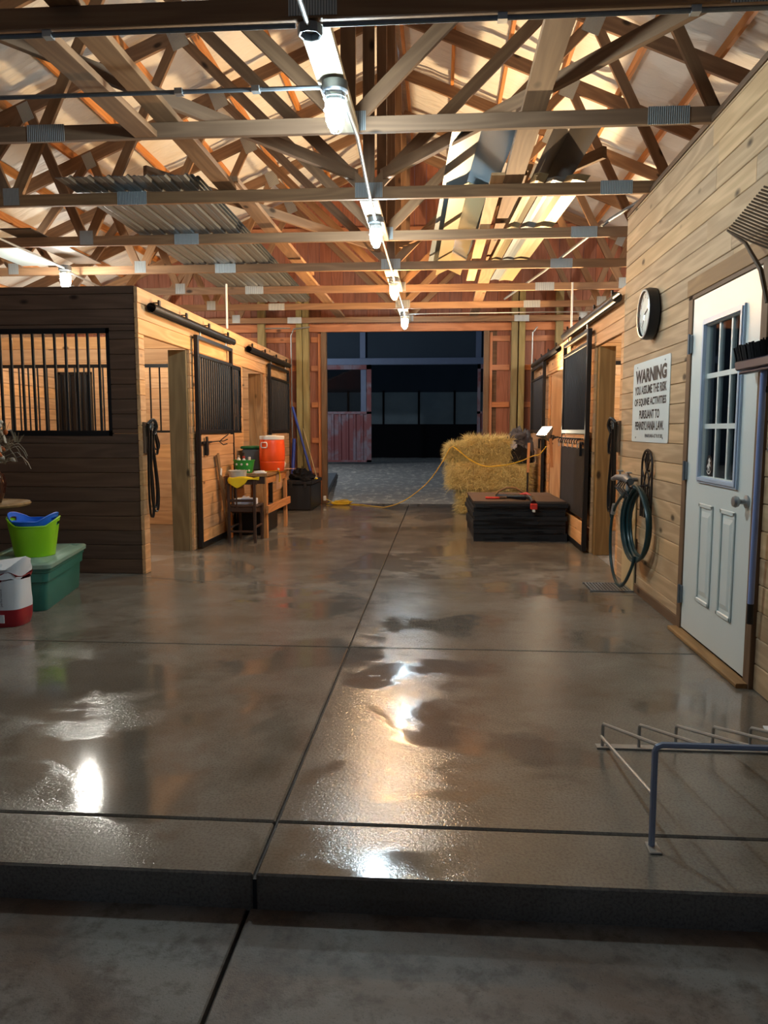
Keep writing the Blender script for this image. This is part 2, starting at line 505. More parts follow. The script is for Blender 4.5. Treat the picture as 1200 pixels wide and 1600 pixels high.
def text_mesh(body, size, xscale=1.0, bold=0.0, align='CENTER', extrude=0.0006):
    cu = bpy.data.curves.new('lettering', 'FONT'); cu.body = body; cu.size = size
    cu.align_x = align; cu.align_y = 'CENTER'; cu.extrude = extrude; cu.offset = bold; cu.resolution_u = 3
    o = bpy.data.objects.new('lettering', cu); COL.objects.link(o)
    bpy.context.view_layer.update()
    me = bpy.data.meshes.new_from_object(o.evaluated_get(bpy.context.evaluated_depsgraph_get()))
    bpy.data.objects.remove(o)
    for v in me.vertices: v.co.x *= xscale
    return me
def lettering(body, size, wm, parent, mat='ink', xscale=1.0, bold=0.0, align='CENTER', name='lettering'):
    me = text_mesh(body, size, xscale, bold, align); me.materials.clear(); me.materials.append(M[mat])
    o = bpy.data.objects.new(name, me); COL.objects.link(o); _put(o, wm, parent)
    return o
WALL_R = Matrix(((0, 0, -1, 0), (-1, 0, 0, 0), (0, 1, 0, 0), (0, 0, 0, 1)))   # text on a wall that faces -x: reads toward -y
def on_right(x, y, z): 
    m = WALL_R.copy(); m.translation = (x, y, z); return m

# ================================================================== SETTING
XC = -0.56                       # centre line of the building
YF = 13.25                       # inside face of the far end wall
# ------------------------------------------------------------------ floor
fl = struct('floor', 'wet brown concrete aisle floor cut into slabs with a raised front edge')
def slab(pts, z0, z1, mat, parent, bev=0.006):
    MB().prism(pts, z0, z1, bev).build('slab', mat, parent)
g = 0.005
xl, xr, xs = -6.62, 1.60, -0.525
def s3(x): return 5.95 + max(0, (-0.525 - x)) * 0.22
rows = [(2.05, 2.353), (2.353, 4.385)]
for a, b in rows:
    slab([(xl, a + g), (xs - g, a + g), (xs - g, b - g), (xl, b - g)], -0.12, 0, 'wet', fl)
    slab([(xs + g, a + g), (xr, a + g), (xr, b - g), (xs + g, b - g)], -0.12, 0, 'wet', fl)
slab([(xl, 4.385 + g), (xs - g, 4.385 + g), (xs - g, s3(xs) - g), (xl, s3(xl) - g)], -0.12, 0, 'wet', fl, 0.003)
slab([(xs + g, 4.385 + g), (xr, 4.385 + g), (xr, 5.95 - g), (xs + g, 5.95 - g)], -0.12, 0, 'wet', fl, 0.003)
slab([(xl, s3(xl) + g), (xs - g, s3(xs) + g), (xs - g, YF), (xl, YF)], -0.12, 0, 'wet', fl, 0.003)
slab([(xs + g, 5.95 + g), (xr, 5.95 + g), (xr, YF), (xs + g, YF)], -0.12, 0, 'wet', fl, 0.003)
MB().box(xl, 5.6, 2.06, YF, -0.16, -0.02).build('joint_filler', 'rubber', fl)
slab([(xr + 0.002, 2.05), (5.6, 2.05), (5.6, YF), (xr + 0.002, YF)], -0.12, -0.001, 'rough', fl, 0)
lo = struct('trim_1', 'lower rough concrete apron in front of the raised step')
cx0 = -0.545
slab([(-5, -1.2), (cx0 - 0.006, -1.2), (cx0 - 0.006, 2.06), (-5, 2.06)], -0.3, -0.108, 'rough', lo, 0.004)
slab([(cx0 + 0.006, -1.2), (4, -1.2), (4, 2.06), (cx0 + 0.006, 2.06)], -0.3, -0.108, 'rough', lo, 0.004)
MB().box(-5, 4, -1.2, 2.04, -0.32, -0.14).build('joint_filler', 'rubber', lo)
# the drain grate near the hose
dg = thing('floor_drain', (1.36, 6.24, 0.0), 'rectangular slotted drain grate set in the floor below the hose', 'drain')
m_ = MB(); m_.box(-0.16, 0.16, -0.15, 0.15, 0.0005, 0.003); m_.build('backing', 'rubber', dg)
for i in range(13): MB().box(-0.155 + i * 0.025, -0.142 + i * 0.025, -0.15, 0.15, 0.003, 0.009).build('slat', 'dullgalv', dg)
for a_ in (-0.165, 0.15): MB().box(-0.17, 0.17, a_, a_ + 0.015, 0.0005, 0.010).build('rim', 'dullgalv', dg)

# ground beyond
gd = struct('floor_arena', 'packed grey dirt scattered with straw beyond the far doorway')
b_ = bmesh.new()
nx, ny = 60, 70
vv = [[b_.verts.new((-12 + 24 * i / nx, YF + 0.0 + 30 * j / ny, -0.03 + 0.15 * min(1, max(0, (j / ny * 30) / 10)) + random.uniform(-0.012, 0.012) - 0.21 * min(1, max(0, (j / ny * 30 - 13) / 10)))) for j in range(ny + 1)] for i in range(nx + 1)]
for i in range(nx):
    for j in range(ny): b_.faces.new((vv[i][j], vv[i + 1][j], vv[i + 1][j + 1], vv[i][j + 1]))
mb = MB(); mb.bm.free(); mb.bm = b_
mb.build('ground', 'dirt', gd, True)
rp = thing('rubber_mat', (-2.85, 17.2, 0.03), 'grey green rubber mat lying on the dirt at the left of the far doorway', 'mat')
MB().prism([(0.82, -3.7), (-0.6, -3.7), (-0.9, 3.2), (0.1, 3.2)], -0.03, 0.10, 0.01).build('mat_sheet', 'greyplastic', rp)

# ------------------------------------------------------------------ roof
PITCH = 0.417
def roof_z(o): return 5.80 - PITCH * abs(o)                # underside of the covering at offset o from the ridge
HALF = 6.1
ce = struct('ceiling', 'pale roof insulation seen between orange brown purlins and trusses')
for sgn in (-1, 1):
    m_ = MB()
    x0, x1 = XC, XC + sgn * HALF
    z0, z1 = roof_z(0) + 0.0, roof_z(HALF)
    nu, nv = 40, 46
    grid = [[m_.bm.verts.new((x0 + (x1 - x0) * i / nu, -1.3 + 14.8 * j / nv, z0 + (z1 - z0) * i / nu + 0.095 + random.uniform(-0.012, 0.012))) for j in range(nv + 1)] for i in range(nu + 1)]
    for i in range(nu):
        for j in range(nv):
            m_.bm.faces.new((grid[i][j], grid[i + 1][j], grid[i + 1][j + 1], grid[i][j + 1]))
    m_.build('insulation', 'roof', ce, True)
    for k in range(11):
        o = 0.09 + k * 0.585
        board('purlin', (XC + sgn * o, -1.2, roof_z(o) + 0.045), (XC + sgn * o, YF - 0.02, roof_z(o) + 0.045), 0.089, 0.038, 'purlin', ce)

# ------------------------------------------------------------------ roof trusses
CH_B, CH_T = 3.03, 3.119
def chord_c(o): return roof_z(o) - 0.078                      # centre line of a 2x6 top chord
def truss(y, label):
    t = thing('roof_truss', (XC, y, CH_B), label, 'truss', group='roof trusses along the aisle')
    L = lambda x, z, dy=0.0: (XC + x, y + dy, z)
    zc = CH_B + 0.0445
    board('bottom_chord', L(-6.05, zc), L(6.05, zc), 0.089, 0.038, 'truss', t, up=(0, 0, 1))
    for s in (-1, 1):
        board('top_chord', L(0.0, chord_c(0)), L(s * 6.1, chord_c(6.1)), 0.135, 0.038, 'truss', t)
        nodes = [((0.05 * s, zc + 0.05), (s * 1.88, chord_c(1.88) - 0.05)),
                 ((s * 2.80, zc + 0.05), (s * 1.92, chord_c(1.92) - 0.05)),
                 ((s * 2.88, zc + 0.05), (s * 3.36, chord_c(3.36) - 0.05)),
                 ((s * 4.30, zc + 0.05), (s * 3.42, chord_c(3.42) - 0.05)),
                 ((s * 4.36, zc + 0.05), (s * 4.75, chord_c(4.75) - 0.04))]
        for a, b in nodes:
            board('web', L(*a, 0.0012 * s), L(*b, 0.0012 * s), 0.089, 0.036, 'truss', t, up=(1, 0, 0.3))
    board('king_post', L(0, CH_T), L(0, chord_c(0) - 0.06), 0.089, 0.037, 'truss', t, up=(1, 0, 0))
    def plate(x, z, w, h, rz=0):
        m = Matrix.Translation((XC + x, y - 0.0205, z)) @ Matrix.Rotation(rz, 4, 'Y')
        MB().box(-w / 2, w / 2, -0.0015, 0.0015, -h / 2, h / 2).build('connector_plate', 'plate', t, wm=m)
    plate(0, zc + 0.02, 0.21, 0.11)
    for s in (-1, 1):
        plate(s * 1.86, zc, 0.235, 0.10)
        plate(s * 2.84, zc + 0.03, 0.13, 0.13)
        plate(s * 1.9, chord_c(1.9) - 0.04, 0.16, 0.21, s * 0.39)
        plate(s * 3.39, chord_c(3.39) - 0.04, 0.12, 0.17, s * 0.39)
        plate(s * 4.33, zc + 0.03, 0.12, 0.12)
    return t
ORD = ['nearest roof truss, its dark chord crossing the very top of the view',
       'second roof truss, just behind the first hanging lamp',
       'third roof truss, above the front edge of the stacked ribbed sheets',
       'fourth roof truss, just behind the second hanging lamp',
       'fifth roof truss, at the rear ends of the stored trim strips',
       'sixth roof truss, just behind the third, warm hanging lamp',
       'seventh roof truss, orange lit, before the fourth hanging lamp',
       'eighth roof truss, the last one before the far doorway']
TY = [3.49, 4.77, 6.094, 7.396, 8.727, 10.078, 11.439, 12.845]
for y, l in zip(TY, ORD): truss(y, l)

# runners and sway braces nailed along the trusses
for x, l in ((-1.66, 'long flat runner board on the chords left of the lamps'), (0.53, 'long flat runner board on the chords right of the lamps')):
    o = thing('runner_board', (x, 3.6, CH_T), l, 'board', group='runner boards along the roof')
    prev = 3.40
    for a, b in ((3.40, 6.2), (6.0, 9.6), (9.2, 12.95)):
        dx = 0.03 if a == 6.0 else 0
        board('board', (x + dx, a, CH_T + 0.021 + (0.038 if a == 6.0 else 0)), (x + dx, b, CH_T + 0.021 + (0.038 if a == 6.0 else 0)), 0.14, 0.038, 'truss', o, up=(1, 0, 0))
o = thing('brace_board', (-1.86, 3.52, CH_B), 'short grey board wedged between the first two trusses at the left', 'board')
board('board', (-1.83, 3.515, 3.05), (-1.79, 4.745, 3.05), 0.14, 0.038, 'truss', o, up=(1, 0, 0))
for a, b, l in (((-2.45, 3.45, 3.215), (-0.66, 6.12, 3.215), 'left diagonal brace running from the nearest truss to the third'),
                ((1.42, 3.52, 3.215), (-0.46, 6.12, 3.215), 'right diagonal brace running from the nearest truss to the third'),
                ((-2.3, 6.05, 3.265), (-0.66, 8.76, 3.265), 'left diagonal brace running from the third truss to the fifth'),
                ((1.2, 6.05, 3.32), (-0.46, 8.76, 3.32), 'right diagonal brace running from the third truss to the fifth')):
    o = thing('diagonal_brace', a, l, 'board', group='diagonal braces in the roof')
    board('board', a, b, 0.085, 0.038, 'truss', o, up=(0, 0, 1))

# ------------------------------------------------------------------ far end wall
wf = struct('wall_far', 'far end wall of red brown boards with a gable above the wide doorway', (0, YF, 0))
OX0, OX1, OZ = -1.975, 0.745, 2.93
x = XC - 6.1
i = 0
while x < XC + 6.1:
    xe = min(x + 0.2, XC + 6.1)
    zt = max(3.2, roof_z(abs((x + xe) / 2 - XC)) + 0.06)
    segs = [(0.0, zt)]
    if xe > OX0 and x < OX1: segs = [(OZ, zt)]
    xa, xb = x, xe
    if segs[0][0] == 0.0:
        if x < OX0 < xe: xb = OX0
        if x < OX1 < xe: xa = OX1
    for a, b in segs:
        board('wall_board', ((xa + xb) / 2, YF + 0.03, a), ((xa + xb) / 2, YF + 0.03, b), xb - xa - 0.004, 0.02, 'red', wf, 0.003, up=(1, 0, 0))
    x = xe
MB().box(XC - 6.2, OX0 - 0.02, 0.045, 0.06, 0, 3.3).box(OX1 + 0.02, XC + 6.2, 0.045, 0.06, 0, 3.3).build('backing', 'browntrim', wf)
for z in (0.57, 1.09, 1.70, 2.32, 2.80):
    for a, b in ((XC - 6.1, -2.47), (-2.215, OX0 - 0.06), (OX1 + 0.06, 1.155), (1.41, XC + 6.1)):
        board('girt', (a, YF, z), (b, YF, z), 0.09, 0.038, 'redtrim', wf)
for z in (3.35, 4.0, 4.6, 5.2):
    w = (5.75 - z) / PITCH
    board('girt', (XC - w, YF, z), (XC + w, YF, z), 0.09, 0.038, 'redtrim', wf)
board('header', (XC - 6.0, YF - 0.06, 2.99), (XC + 6.0, YF - 0.06, 2.99), 0.13, 0.038, 'redtrim', wf)
for x in (-2.40, -2.29): board('column', (x, YF - 0.09, 0), (x, YF - 0.09, 3.6), 0.10, 0.14, 'post', wf, 0.004, up=(1, 0, 0))
for x in (1.22, 1.34): board('column', (x, YF - 0.09, 0), (x, YF - 0.09, 3.6), 0.10, 0.14, 'post', wf, 0.004, up=(1, 0, 0))
for x in (-3.05, 1.95): board('column', (x, YF - 0.09, 0), (x, YF - 0.09, 3.6), 0.12, 0.14, 'post', wf, 0.004, up=(1, 0, 0))
for x in (OX0 - 0.02, OX1 + 0.02):
    board('door_jamb', (x, YF + 0.0, 0), (x, YF + 0.0, 2.93), 0.09, 0.12, 'browntrim', wf, 0.004, up=(1, 0, 0))
for x in (-2.03, 0.80): board('stud', (x - 0.04 * (1 if x < 0 else -1), YF - 0.005, 0), (x - 0.04 * (1 if x < 0 else -1), YF - 0.005, 2.9), 0.05, 0.05, 'redtrim', wf, 0.003, up=(1, 0, 0))

# ------------------------------------------------------------------ outer side walls (behind the stalls)
for nm, xx, sd in (('wall_outer_left', XC - 6.05, 11), ('wall_outer_right', XC + 6.05, 12)):
    o = struct(nm, 'pine boarded outer wall behind the %s stalls' % ('left' if sd == 11 else 'right'))
    plank_wall(o, 'x', xx, 6.5, YF - 0.02, 0, 2.5, 'pine', pitch=0.18, maxlen=5.0, seed=sd, gap=0.006)
    MB().box(xx - 0.05 if sd == 11 else xx + 0.02, xx - 0.02 if sd == 11 else xx + 0.05, -1.2, YF, 0, 3.3).build('backing', 'browntrim', o)

# ------------------------------------------------------------------ stall fronts
BZ0, BZ1 = 1.24, 2.12            # grill openings
def grill(parent, axis, pos, u0, u1, z0, z1, step=0.098, r=0.0115, rail=0.045, name='grill', ends=True):
    """black steel grill: a frame and one bar after another"""
    gname = MB()
    h = rail / 2
    def bx(a, b, c, d, t=0.03):
        if axis == 'y': gname.box(a, b, pos - t / 2, pos + t / 2, c, d)
        else: gname.box(pos - t / 2, pos + t / 2, a, b, c, d)
    bx(u0, u1, z0, z0 + rail); bx(u0, u1, z1 - rail, z1)
    if ends: bx(u0, u0 + 0.03, z0, z1); bx(u1 - 0.03, u1, z0, z1)
    G = gname.build(name, 'black', parent, wm=Matrix())
    n = max(1, int(round((u1 - u0) / step)))
    me = None
    for i in range(1, n):
        u = u0 + (u1 - u0) * i / n
        p = (u, pos, z0 + rail / 2) if axis == 'y' else (pos, u, z0 + rail / 2)
        if me is None: me = MB().rod((0, 0, 0), (0, 0, z1 - z0 - rail), r, 8).mesh('bar', 'black', True)
        b = bpy.data.objects.new('bar', me); COL.objects.link(b); _put(b, T(*p), G)
    return G

wsf = struct('wall_stall_front', 'dark stained plank stall wall facing the viewer at the left with a barred opening')
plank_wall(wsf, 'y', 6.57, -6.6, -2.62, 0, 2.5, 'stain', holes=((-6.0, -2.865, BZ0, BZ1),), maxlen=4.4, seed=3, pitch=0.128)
MB().box(-6.6, -2.64, 6.588, 6.598, 0, BZ0 - 0.001).box(-6.6, -2.64, 6.588, 6.598, BZ1 + 0.001, 2.49).box(-2.864, -2.64, 6.588, 6.598, BZ0, BZ1).build('backing', 'pine', wsf)
grill(wsf, 'y', 6.565, -6.02, -2.855, BZ0 - 0.02, BZ1 + 0.025, step=0.0985, r=0.013)

wl = struct('wall_left', 'pine plank front of the left stall row along the aisle')
XL = -2.605
plank_wall(wl, 'x', XL, 6.54, YF - 0.02, 0, 2.5, 'pine', holes=((6.665, 7.90, 0, 2.095), (8.75, 9.93, BZ0, 2.06), (10.02, 11.32, 0, 2.09), (11.8, 13.08, BZ0, 2.06)), seed=4, maxlen=3.2)
for a, b, c, d in ((6.65, 13.2, 2.097, 2.49), (7.91, 10.01, 0, BZ0 - 0.002), (11.33, 13.2, 0, BZ0 - 0.002)):
    MB().box(XL - 0.03, XL - 0.018, a, b, c, d).build('backing', 'pine', wl)
for y in (7.93, 11.27):
    board('post', (XL - 0.11, y, 0), (XL - 0.11, y, 2.09), 0.19, 0.14, 'stallpost' if y < 9 else 'oldwood', wl, 0.005, up=(1, 0, 0))
grill(wl, 'x', XL, 8.75, 9.96, BZ0 - 0.02, 2.08, step=0.09)
grill(wl, 'x', XL, 11.8, 13.10, BZ0 - 0.02, 2.08, step=0.09)
wp = struct('wall_stall_partition', 'plank partition with a barred upper half between the two left stalls')
plank_wall(wp, 'y', 10.08, -6.58, -2.66, 0, 2.5, 'pine', holes=((-6.3, -2.70, BZ0, BZ1),), seed=5, maxlen=4.2, pitch=0.18)
grill(wp, 'y', 10.08, -6.3, -2.69, BZ0 - 0.02, BZ1 + 0.02, step=0.13)
we = struct('wall_stall_end', 'plank end wall of the rear left stall with a dark barred hatch')
plank_wall(we, 'y', 13.0, -6.58, -2.66, 0, 2.5, 'pine', seed=6, maxlen=4.2, pitch=0.18)
MB().box(-6.63, -5.98, 12.955, 12.98, 1.2, 2.26).build('hatch', 'black', we)
grill(we, 'y', 12.94, -6.55, -5.98, 1.2, 2.26, step=0.1, name='hatch_grill')

wr = struct('wall_right', 'pine plank front of the right stall row along the aisle')
XR = 1.565
plank_wall(wr, 'x', XR, 6.76, 9.70, 0, 2.5, 'pine', holes=((6.86, 8.02, 0, 2.105), (8.25, 9.6, BZ0, 2.1)), seed=7, maxlen=3.2)
plank_wall(wr, 'x', XR, 9.703, YF - 0.02, 0, 2.38, 'pine', holes=((9.98, 11.30, 0, 2.06), (11.7, 12.95, BZ0, 2.03)), seed=8, maxlen=3.4)
for a, b, c, d in ((6.78, 9.7, 2.107, 2.49), (9.7, 13.2, 2.062, 2.37), (8.03, 9.97, 0, BZ0 - 0.002), (11.31, 13.2, 0, BZ0 - 0.002)):
    MB().box(XR + 0.018, XR + 0.03, a, b, c, d).build('backing', 'pine', wr)
board('post', (XR + 0.09, 7.98, 0), (XR + 0.09, 7.98, 2.1), 0.16, 0.17, 'brownpost', wr, 0.005, up=(1, 0, 0))
board('post', (XR + 0.11, 11.32, 0), (XR + 0.11, 11.32, 2.05), 0.18, 0.14, 'pine', wr, 0.005, up=(1, 0, 0))
board('post', (XR + 0.11, 9.9, 0), (XR + 0.11, 9.9, 2.05), 0.18, 0.14, 'pine', wr, 0.005, up=(1, 0, 0))
grill(wr, 'x', XR, 8.25, 9.62, BZ0 - 0.02, 2.1, step=0.09)
grill(wr, 'x', XR, 11.7, 12.95, BZ0 - 0.02, 2.04, step=0.09)
wq = struct('wall_stall_divider', 'plank divider with a barred opening between the right stalls')
plank_wall(wq, 'y', 9.85, 1.75, 5.4, 0, 2.45, 'pine', holes=((1.85, 5.0, BZ0, BZ1),), seed=9, maxlen=4.2, pitch=0.18)
grill(wq, 'y', 9.85, 1.85, 5.0, BZ0, BZ1, step=0.13)
wz = struct('wall_stall_rear', 'plank end wall of the rear right stall')
plank_wall(wz, 'y', 12.95, 1.66, 5.4, 0, 2.45, 'pine', seed=10, maxlen=4.2, pitch=0.18)

# ------------------------------------------------------------------ tack room wall with the white door
wt = struct('wall_tack_room', 'tan plank tack room wall at the right with knots and the white door')
XT = 1.56                                                  # plank centre, face at 1.545
D0, D1, DZ = 3.80, 4.92, 2.10
plank_wall(wt, 'x', XT, 2.2, 6.755, 0, 3.03, 'tack', holes=((D0, D1, 0, DZ),), seed=21, maxlen=3.0)
MB().box(1.577, 1.60, 2.2, D0, 0, 3.02).box(1.577, 1.60, D1, 6.74, 0, 3.02).box(1.577, 1.60, D0, D1, DZ, 3.02).build('backing', 'tack', wt)
MB().box(1.60, 5.4, 6.72, 6.75, 0, 3.02).build('end_panel', 'tack', wt)
board('cap_board', (1.60, 2.2, 3.05), (1.60, 6.76, 3.05), 0.035, 0.12, 'browntrim', wt)
board('splash_board', (1.538, 6.32, 0.0), (1.538, 6.32, 0.80), 0.40, 0.012, 'tan_ply', wt, 0.003, up=(0, 1, 0))
board('base_board', (1.54, 4.98, 0.035), (1.54, 6.1, 0.035), 0.07, 0.014, 'browntrim', wt, 0.003)
board('corner_gap', (1.543, 6.10, 0.0), (1.543, 6.10, 0.42), 0.03, 0.006, 'iron', wt, 0.001, up=(0, 1, 0))

d1 = struct('door_1', 'white half glazed door with nine panes and two raised panels in the tack room wall', (1.53, 4.375, 0))
FX = 1.528                                                 # outer face of the leaf
# frame
board('door_frame', (1.545, 4.925, 0), (1.545, 4.925, DZ - 0.0), 0.075, 0.05, 'browntrim', d1, 0.003, up=(0, 1, 0))
board('door_frame', (1.545, 3.825, 0), (1.545, 3.825, DZ - 0.0), 0.075, 0.05, 'browntrim', d1, 0.003, up=(0, 1, 0))
board('door_frame', (1.538, 3.74, DZ + 0.03), (1.538, 4.975, DZ + 0.03), 0.10, 0.05, 'oldwood', d1, 0.003)
board('head_jamb', (1.545, 3.80, 2.070), (1.545, 4.96, 2.070), 0.03, 0.05, 'browntrim', d1, 0.003)
board('threshold', (1.50, 3.80, 0.012), (1.50, 4.95, 0.012), 0.024, 0.07, 'oldwood', d1, 0.004)
# leaf with a rectangular hole for the glass
gy0, gy1, gz0, gz1 = 4.055, 4.665, 0.965, 1.905             # outer edge of the moulding
Y0, Y1, Z0, Z1 = 3.868, 4.882, 0.035, 2.052
iy0, iy1, iz0, iz1 = gy0 + 0.035, gy1 - 0.035, gz0 + 0.04, gz1 - 0.04
m_ = MB()
for a, b, c, d in ((Y0, iy0, Z0, Z1), (iy1, Y1, Z0, Z1), (iy0, iy1, Z0, iz0), (iy0, iy1, iz1, Z1)):
    m_.box(FX, FX + 0.044, a, b, c, d)
m_.build('leaf', 'doorwhite', d1, wm=Matrix())
m_ = MB()
for k, (w, dpt) in enumerate(((0.035, 0.012), (0.020, 0.020))):
    a, b, c, d = gy0 + 0.012 * k, gy1 - 0.012 * k, gz0 + 0.012 * k, gz1 - 0.012 * k
    for q in ((a, a + w, c, d), (b - w, b, c, d), (a + w, b - w, c, c + w), (a + w, b - w, d - w, d)):
        m_.box(FX - dpt, FX - 0.0005, q[0], q[1], q[2], q[3])
m_.build('glass_frame', 'moldblue', d1, wm=Matrix())
MB().box(1.60, 1.62, Y0, Y1, 0.02, 2.06).build('unlit_room_sheet', 'roomshade', d1, wm=Matrix())  # dark sheet standing in for the unlit room behind the glass
py, pz = (iy1 - iy0) / 3, (iz1 - iz0) / 3
for i in range(3):
    for j in range(3):
        MB().box(FX + 0.016, FX + 0.020, iy0 + i * py + 0.002, iy0 + (i + 1) * py - 0.002, iz0 + j * pz + 0.002, iz0 + (j + 1) * pz - 0.002).build('pane', 'glass', d1, wm=Matrix())
for i in (1, 2):
    MB().box(FX + 0.010, FX + 0.024, iy0 + i * py - 0.010, iy0 + i * py + 0.010, iz0, iz1).build('muntin', 'doorwhite', d1, wm=Matrix())
    MB().box(FX + 0.009, FX + 0.025, iy0, iy1, iz0 + i * pz - 0.014, iz0 + i * pz + 0.014).build('muntin', 'doorwhite', d1, wm=Matrix())
for a, b in ((4.065, 4.275), (4.395, 4.62)):
    c, d = 0.262, 0.846
    m_ = MB()
    for q in ((a, a + 0.022, c, d), (b - 0.022, b, c, d), (a, b, c, c + 0.025), (a, b, d - 0.025, d)):
        m_.box(FX - 0.010, FX - 0.0003, q[0], q[1], q[2], q[3], 0.004)
    P = m_.build('panel_moulding', 'doorwhite', d1, wm=Matrix())
    bw = MB(); A = [(FX - 0.0004, a + 0.035, c + 0.045), (FX - 0.0004, b - 0.035, c + 0.045), (FX - 0.0004, b - 0.035, d - 0.045), (FX - 0.0004, a + 0.035, d - 0.045)]
    B = [(FX - 0.009, a + 0.06, c + 0.075), (FX - 0.009, b - 0.06, c + 0.075), (FX - 0.009, b - 0.06, d - 0.075), (FX - 0.009, a + 0.06, d - 0.075)]
    va = [bw.bm.verts.new(p) for p in A]; vb = [bw.bm.verts.new(p) for p in B]
    bw.bm.faces.new(vb)
    for i in range(4): bw.bm.faces.new((va[i], va[(i + 1) % 4], vb[(i + 1) % 4], vb[i]))
    bw.build('raised_panel', 'doorwhite', d1, wm=Matrix())
for z in (1.79, 1.02, 0.245):
    MB().box(1.512, 1.527, 4.870, 4.897, z - 0.055, z + 0.055, 0.002).rod((1.508, 4.886, z - 0.06), (1.508, 4.886, z + 0.06), 0.008).build('hinge', 'dullgalv', d1, wm=Matrix())
kb = MB().lathe([(0, 0), (0.033, 0), (0.033, 0.008), (0.014, 0.014), (0.012, 0.035), (0.026, 0.045), (0.030, 0.058), (0.024, 0.070), (0.0, 0.074)], 20).build('knob', 'galv', d1, True, wm=Matrix.Translation((FX - 0.001, 3.93, 0.915)) @ Matrix.Rotation(-PI / 2, 4, 'Y'))
# horse sticker on the lower far pane
dk = MB(); pts = [(0.052 * math.cos(a * PI / 14), 0.062 * math.sin(a * PI / 14)) for a in range(28)]
dk.prism(pts, 0, 0.001); st = dk.build('horse_sticker', 'ink', d1, wm=on_right(FX + 0.0155, iy1 - 0.085, 1.065))
horse = [(-0.006, 0.040), (0.004, 0.047), (0.008, 0.041), (0.018, 0.034), (0.024, 0.026), (0.020, 0.023), (0.012, 0.027), (0.013, 0.014), (0.022, 0.008), (0.026, -0.004), (0.021, -0.005),
         (0.018, 0.003), (0.008, 0.001), (0.006, -0.010), (0.013, -0.018), (0.010, -0.030), (0.005, -0.029), (0.007, -0.019), (-0.002, -0.010), (-0.010, -0.018), (-0.006, -0.030), (-0.011, -0.032), (-0.017, -0.018), (-0.018, -0.004), (-0.028, -0.012), (-0.031, -0.002), (-0.020, 0.008), (-0.008, 0.014), (-0.006, 0.026), (-0.013, 0.030)]
h2 = MB().prism(horse, 0.0011, 0.002)
arc = [(0.036 * math.cos(t), -0.012 + 0.036 * math.sin(t)) for t in [PI * (1.15 + 0.7 * i / 12) for i in range(13)]]
arc2 = [(0.030 * math.cos(t), -0.012 + 0.030 * math.sin(t)) for t in [PI * (1.85 - 0.7 * i / 12) for i in range(13)]]
h2.prism(arc + arc2, 0.0011, 0.002)
h2.build('horse_emblem', 'white', st)

# ================================================================== STALL DOORS AND THEIR RAILS
def stall_door(x, y0, y1, side, label, z_top=2.235, lower='pine', slots=True, bars_top=2.05):
    """sliding door of black tube: side +1 faces +x (left row), -1 faces -x (right row)"""
    t = thing('stall_door', (x, y0, 0.02), label, 'door', group='sliding stall doors')
    f = MB(); w = 0.055; d = 0.022
    L = y1 - y0
    def bx(a, b, c, e): f.box(-d, d, a, b, c, e, 0.003)
    bx(0, w, 0, z_top); bx(L - w * 0.6, L, 0, z_top)
    bx(w, L - w * 0.6, z_top - 0.04, z_top)
    bx(w, L - w * 0.6, bars_top - 0.035, bars_top)
    bx(w, L - w * 0.6, BZ0 - 0.03, BZ0 + 0.015)
    bx(w, L - w * 0.6, 0, 0.05)
    f.build('door_frame', 'black', t)
    n = max(6, int(L / 0.085))
    me = MB().rod((0, 0, BZ0 - 0.02), (0, 0, bars_top - 0.02), 0.0125, 8).mesh('bar', 'black', True)
    for i in range(1, n):
        b = bpy.data.objects.new('bar', me); COL.objects.link(b)
        _put(b, WM[t.name] @ T(0, w * 0.6 + (L - w) * i / n, 0), t)
    if lower == 'pine':
        plank_wall(t, 'x', x, y0 + w, y1 - w * 0.6, 0.065, BZ0 - 0.02, 'pine', seed=int(y0 * 10), t=0.026, pitch=0.131)
    else:
        MB().box(-0.018, 0.018, w, L - w * 0.6, 0.33, 1.06, 0.004).build('mat_panel', 'matblack', t)
        plank_wall(t, 'x', x, y0 + w, y1 - w * 0.6, 0.065, 0.31, 'pine', seed=int(y0 * 10), t=0.026, pitch=0.131)
        plank_wall(t, 'x', x, y0 + w, y1 - w * 0.6, 1.075, BZ0 - 0.02, 'pine', seed=int(y0 * 10) + 1, t=0.026, pitch=0.131)
    # two hanger rollers
    for yy in (0.16, L - 0.22):
        m = MB().rod((0, yy, z_top - 0.01), (0, yy, z_top + 0.09), 0.008).box(-0.02, 0.02, yy - 0.03, yy + 0.03, z_top - 0.008, z_top + 0.004)
        m.build('hanger', 'galv', t)
    # latch
    m = MB().box(0.024 * side, 0.04 * side, 0.06, 0.22, 1.10, 1.13).box(0.024 * side, 0.05 * side, 0.14, 0.17, 0.98, 1.12)
    m.build('latch', 'black', t)
    return t
dl1 = stall_door(-2.545, 7.955, 9.33, 1, 'near left sliding stall door, black frame over pine boards')
dl2 = stall_door(-2.545, 11.40, 12.85, 1, 'far left sliding stall door beyond the workbench')
dr1 = stall_door(1.495, 8.00, 9.56, -1, 'near right sliding stall door with a dark lower panel', lower='mat', z_top=2.27, bars_top=2.14)
dr2 = stall_door(1.495, 11.38, 12.85, -1, 'far right sliding stall door beside the hay bales', z_top=2.235)

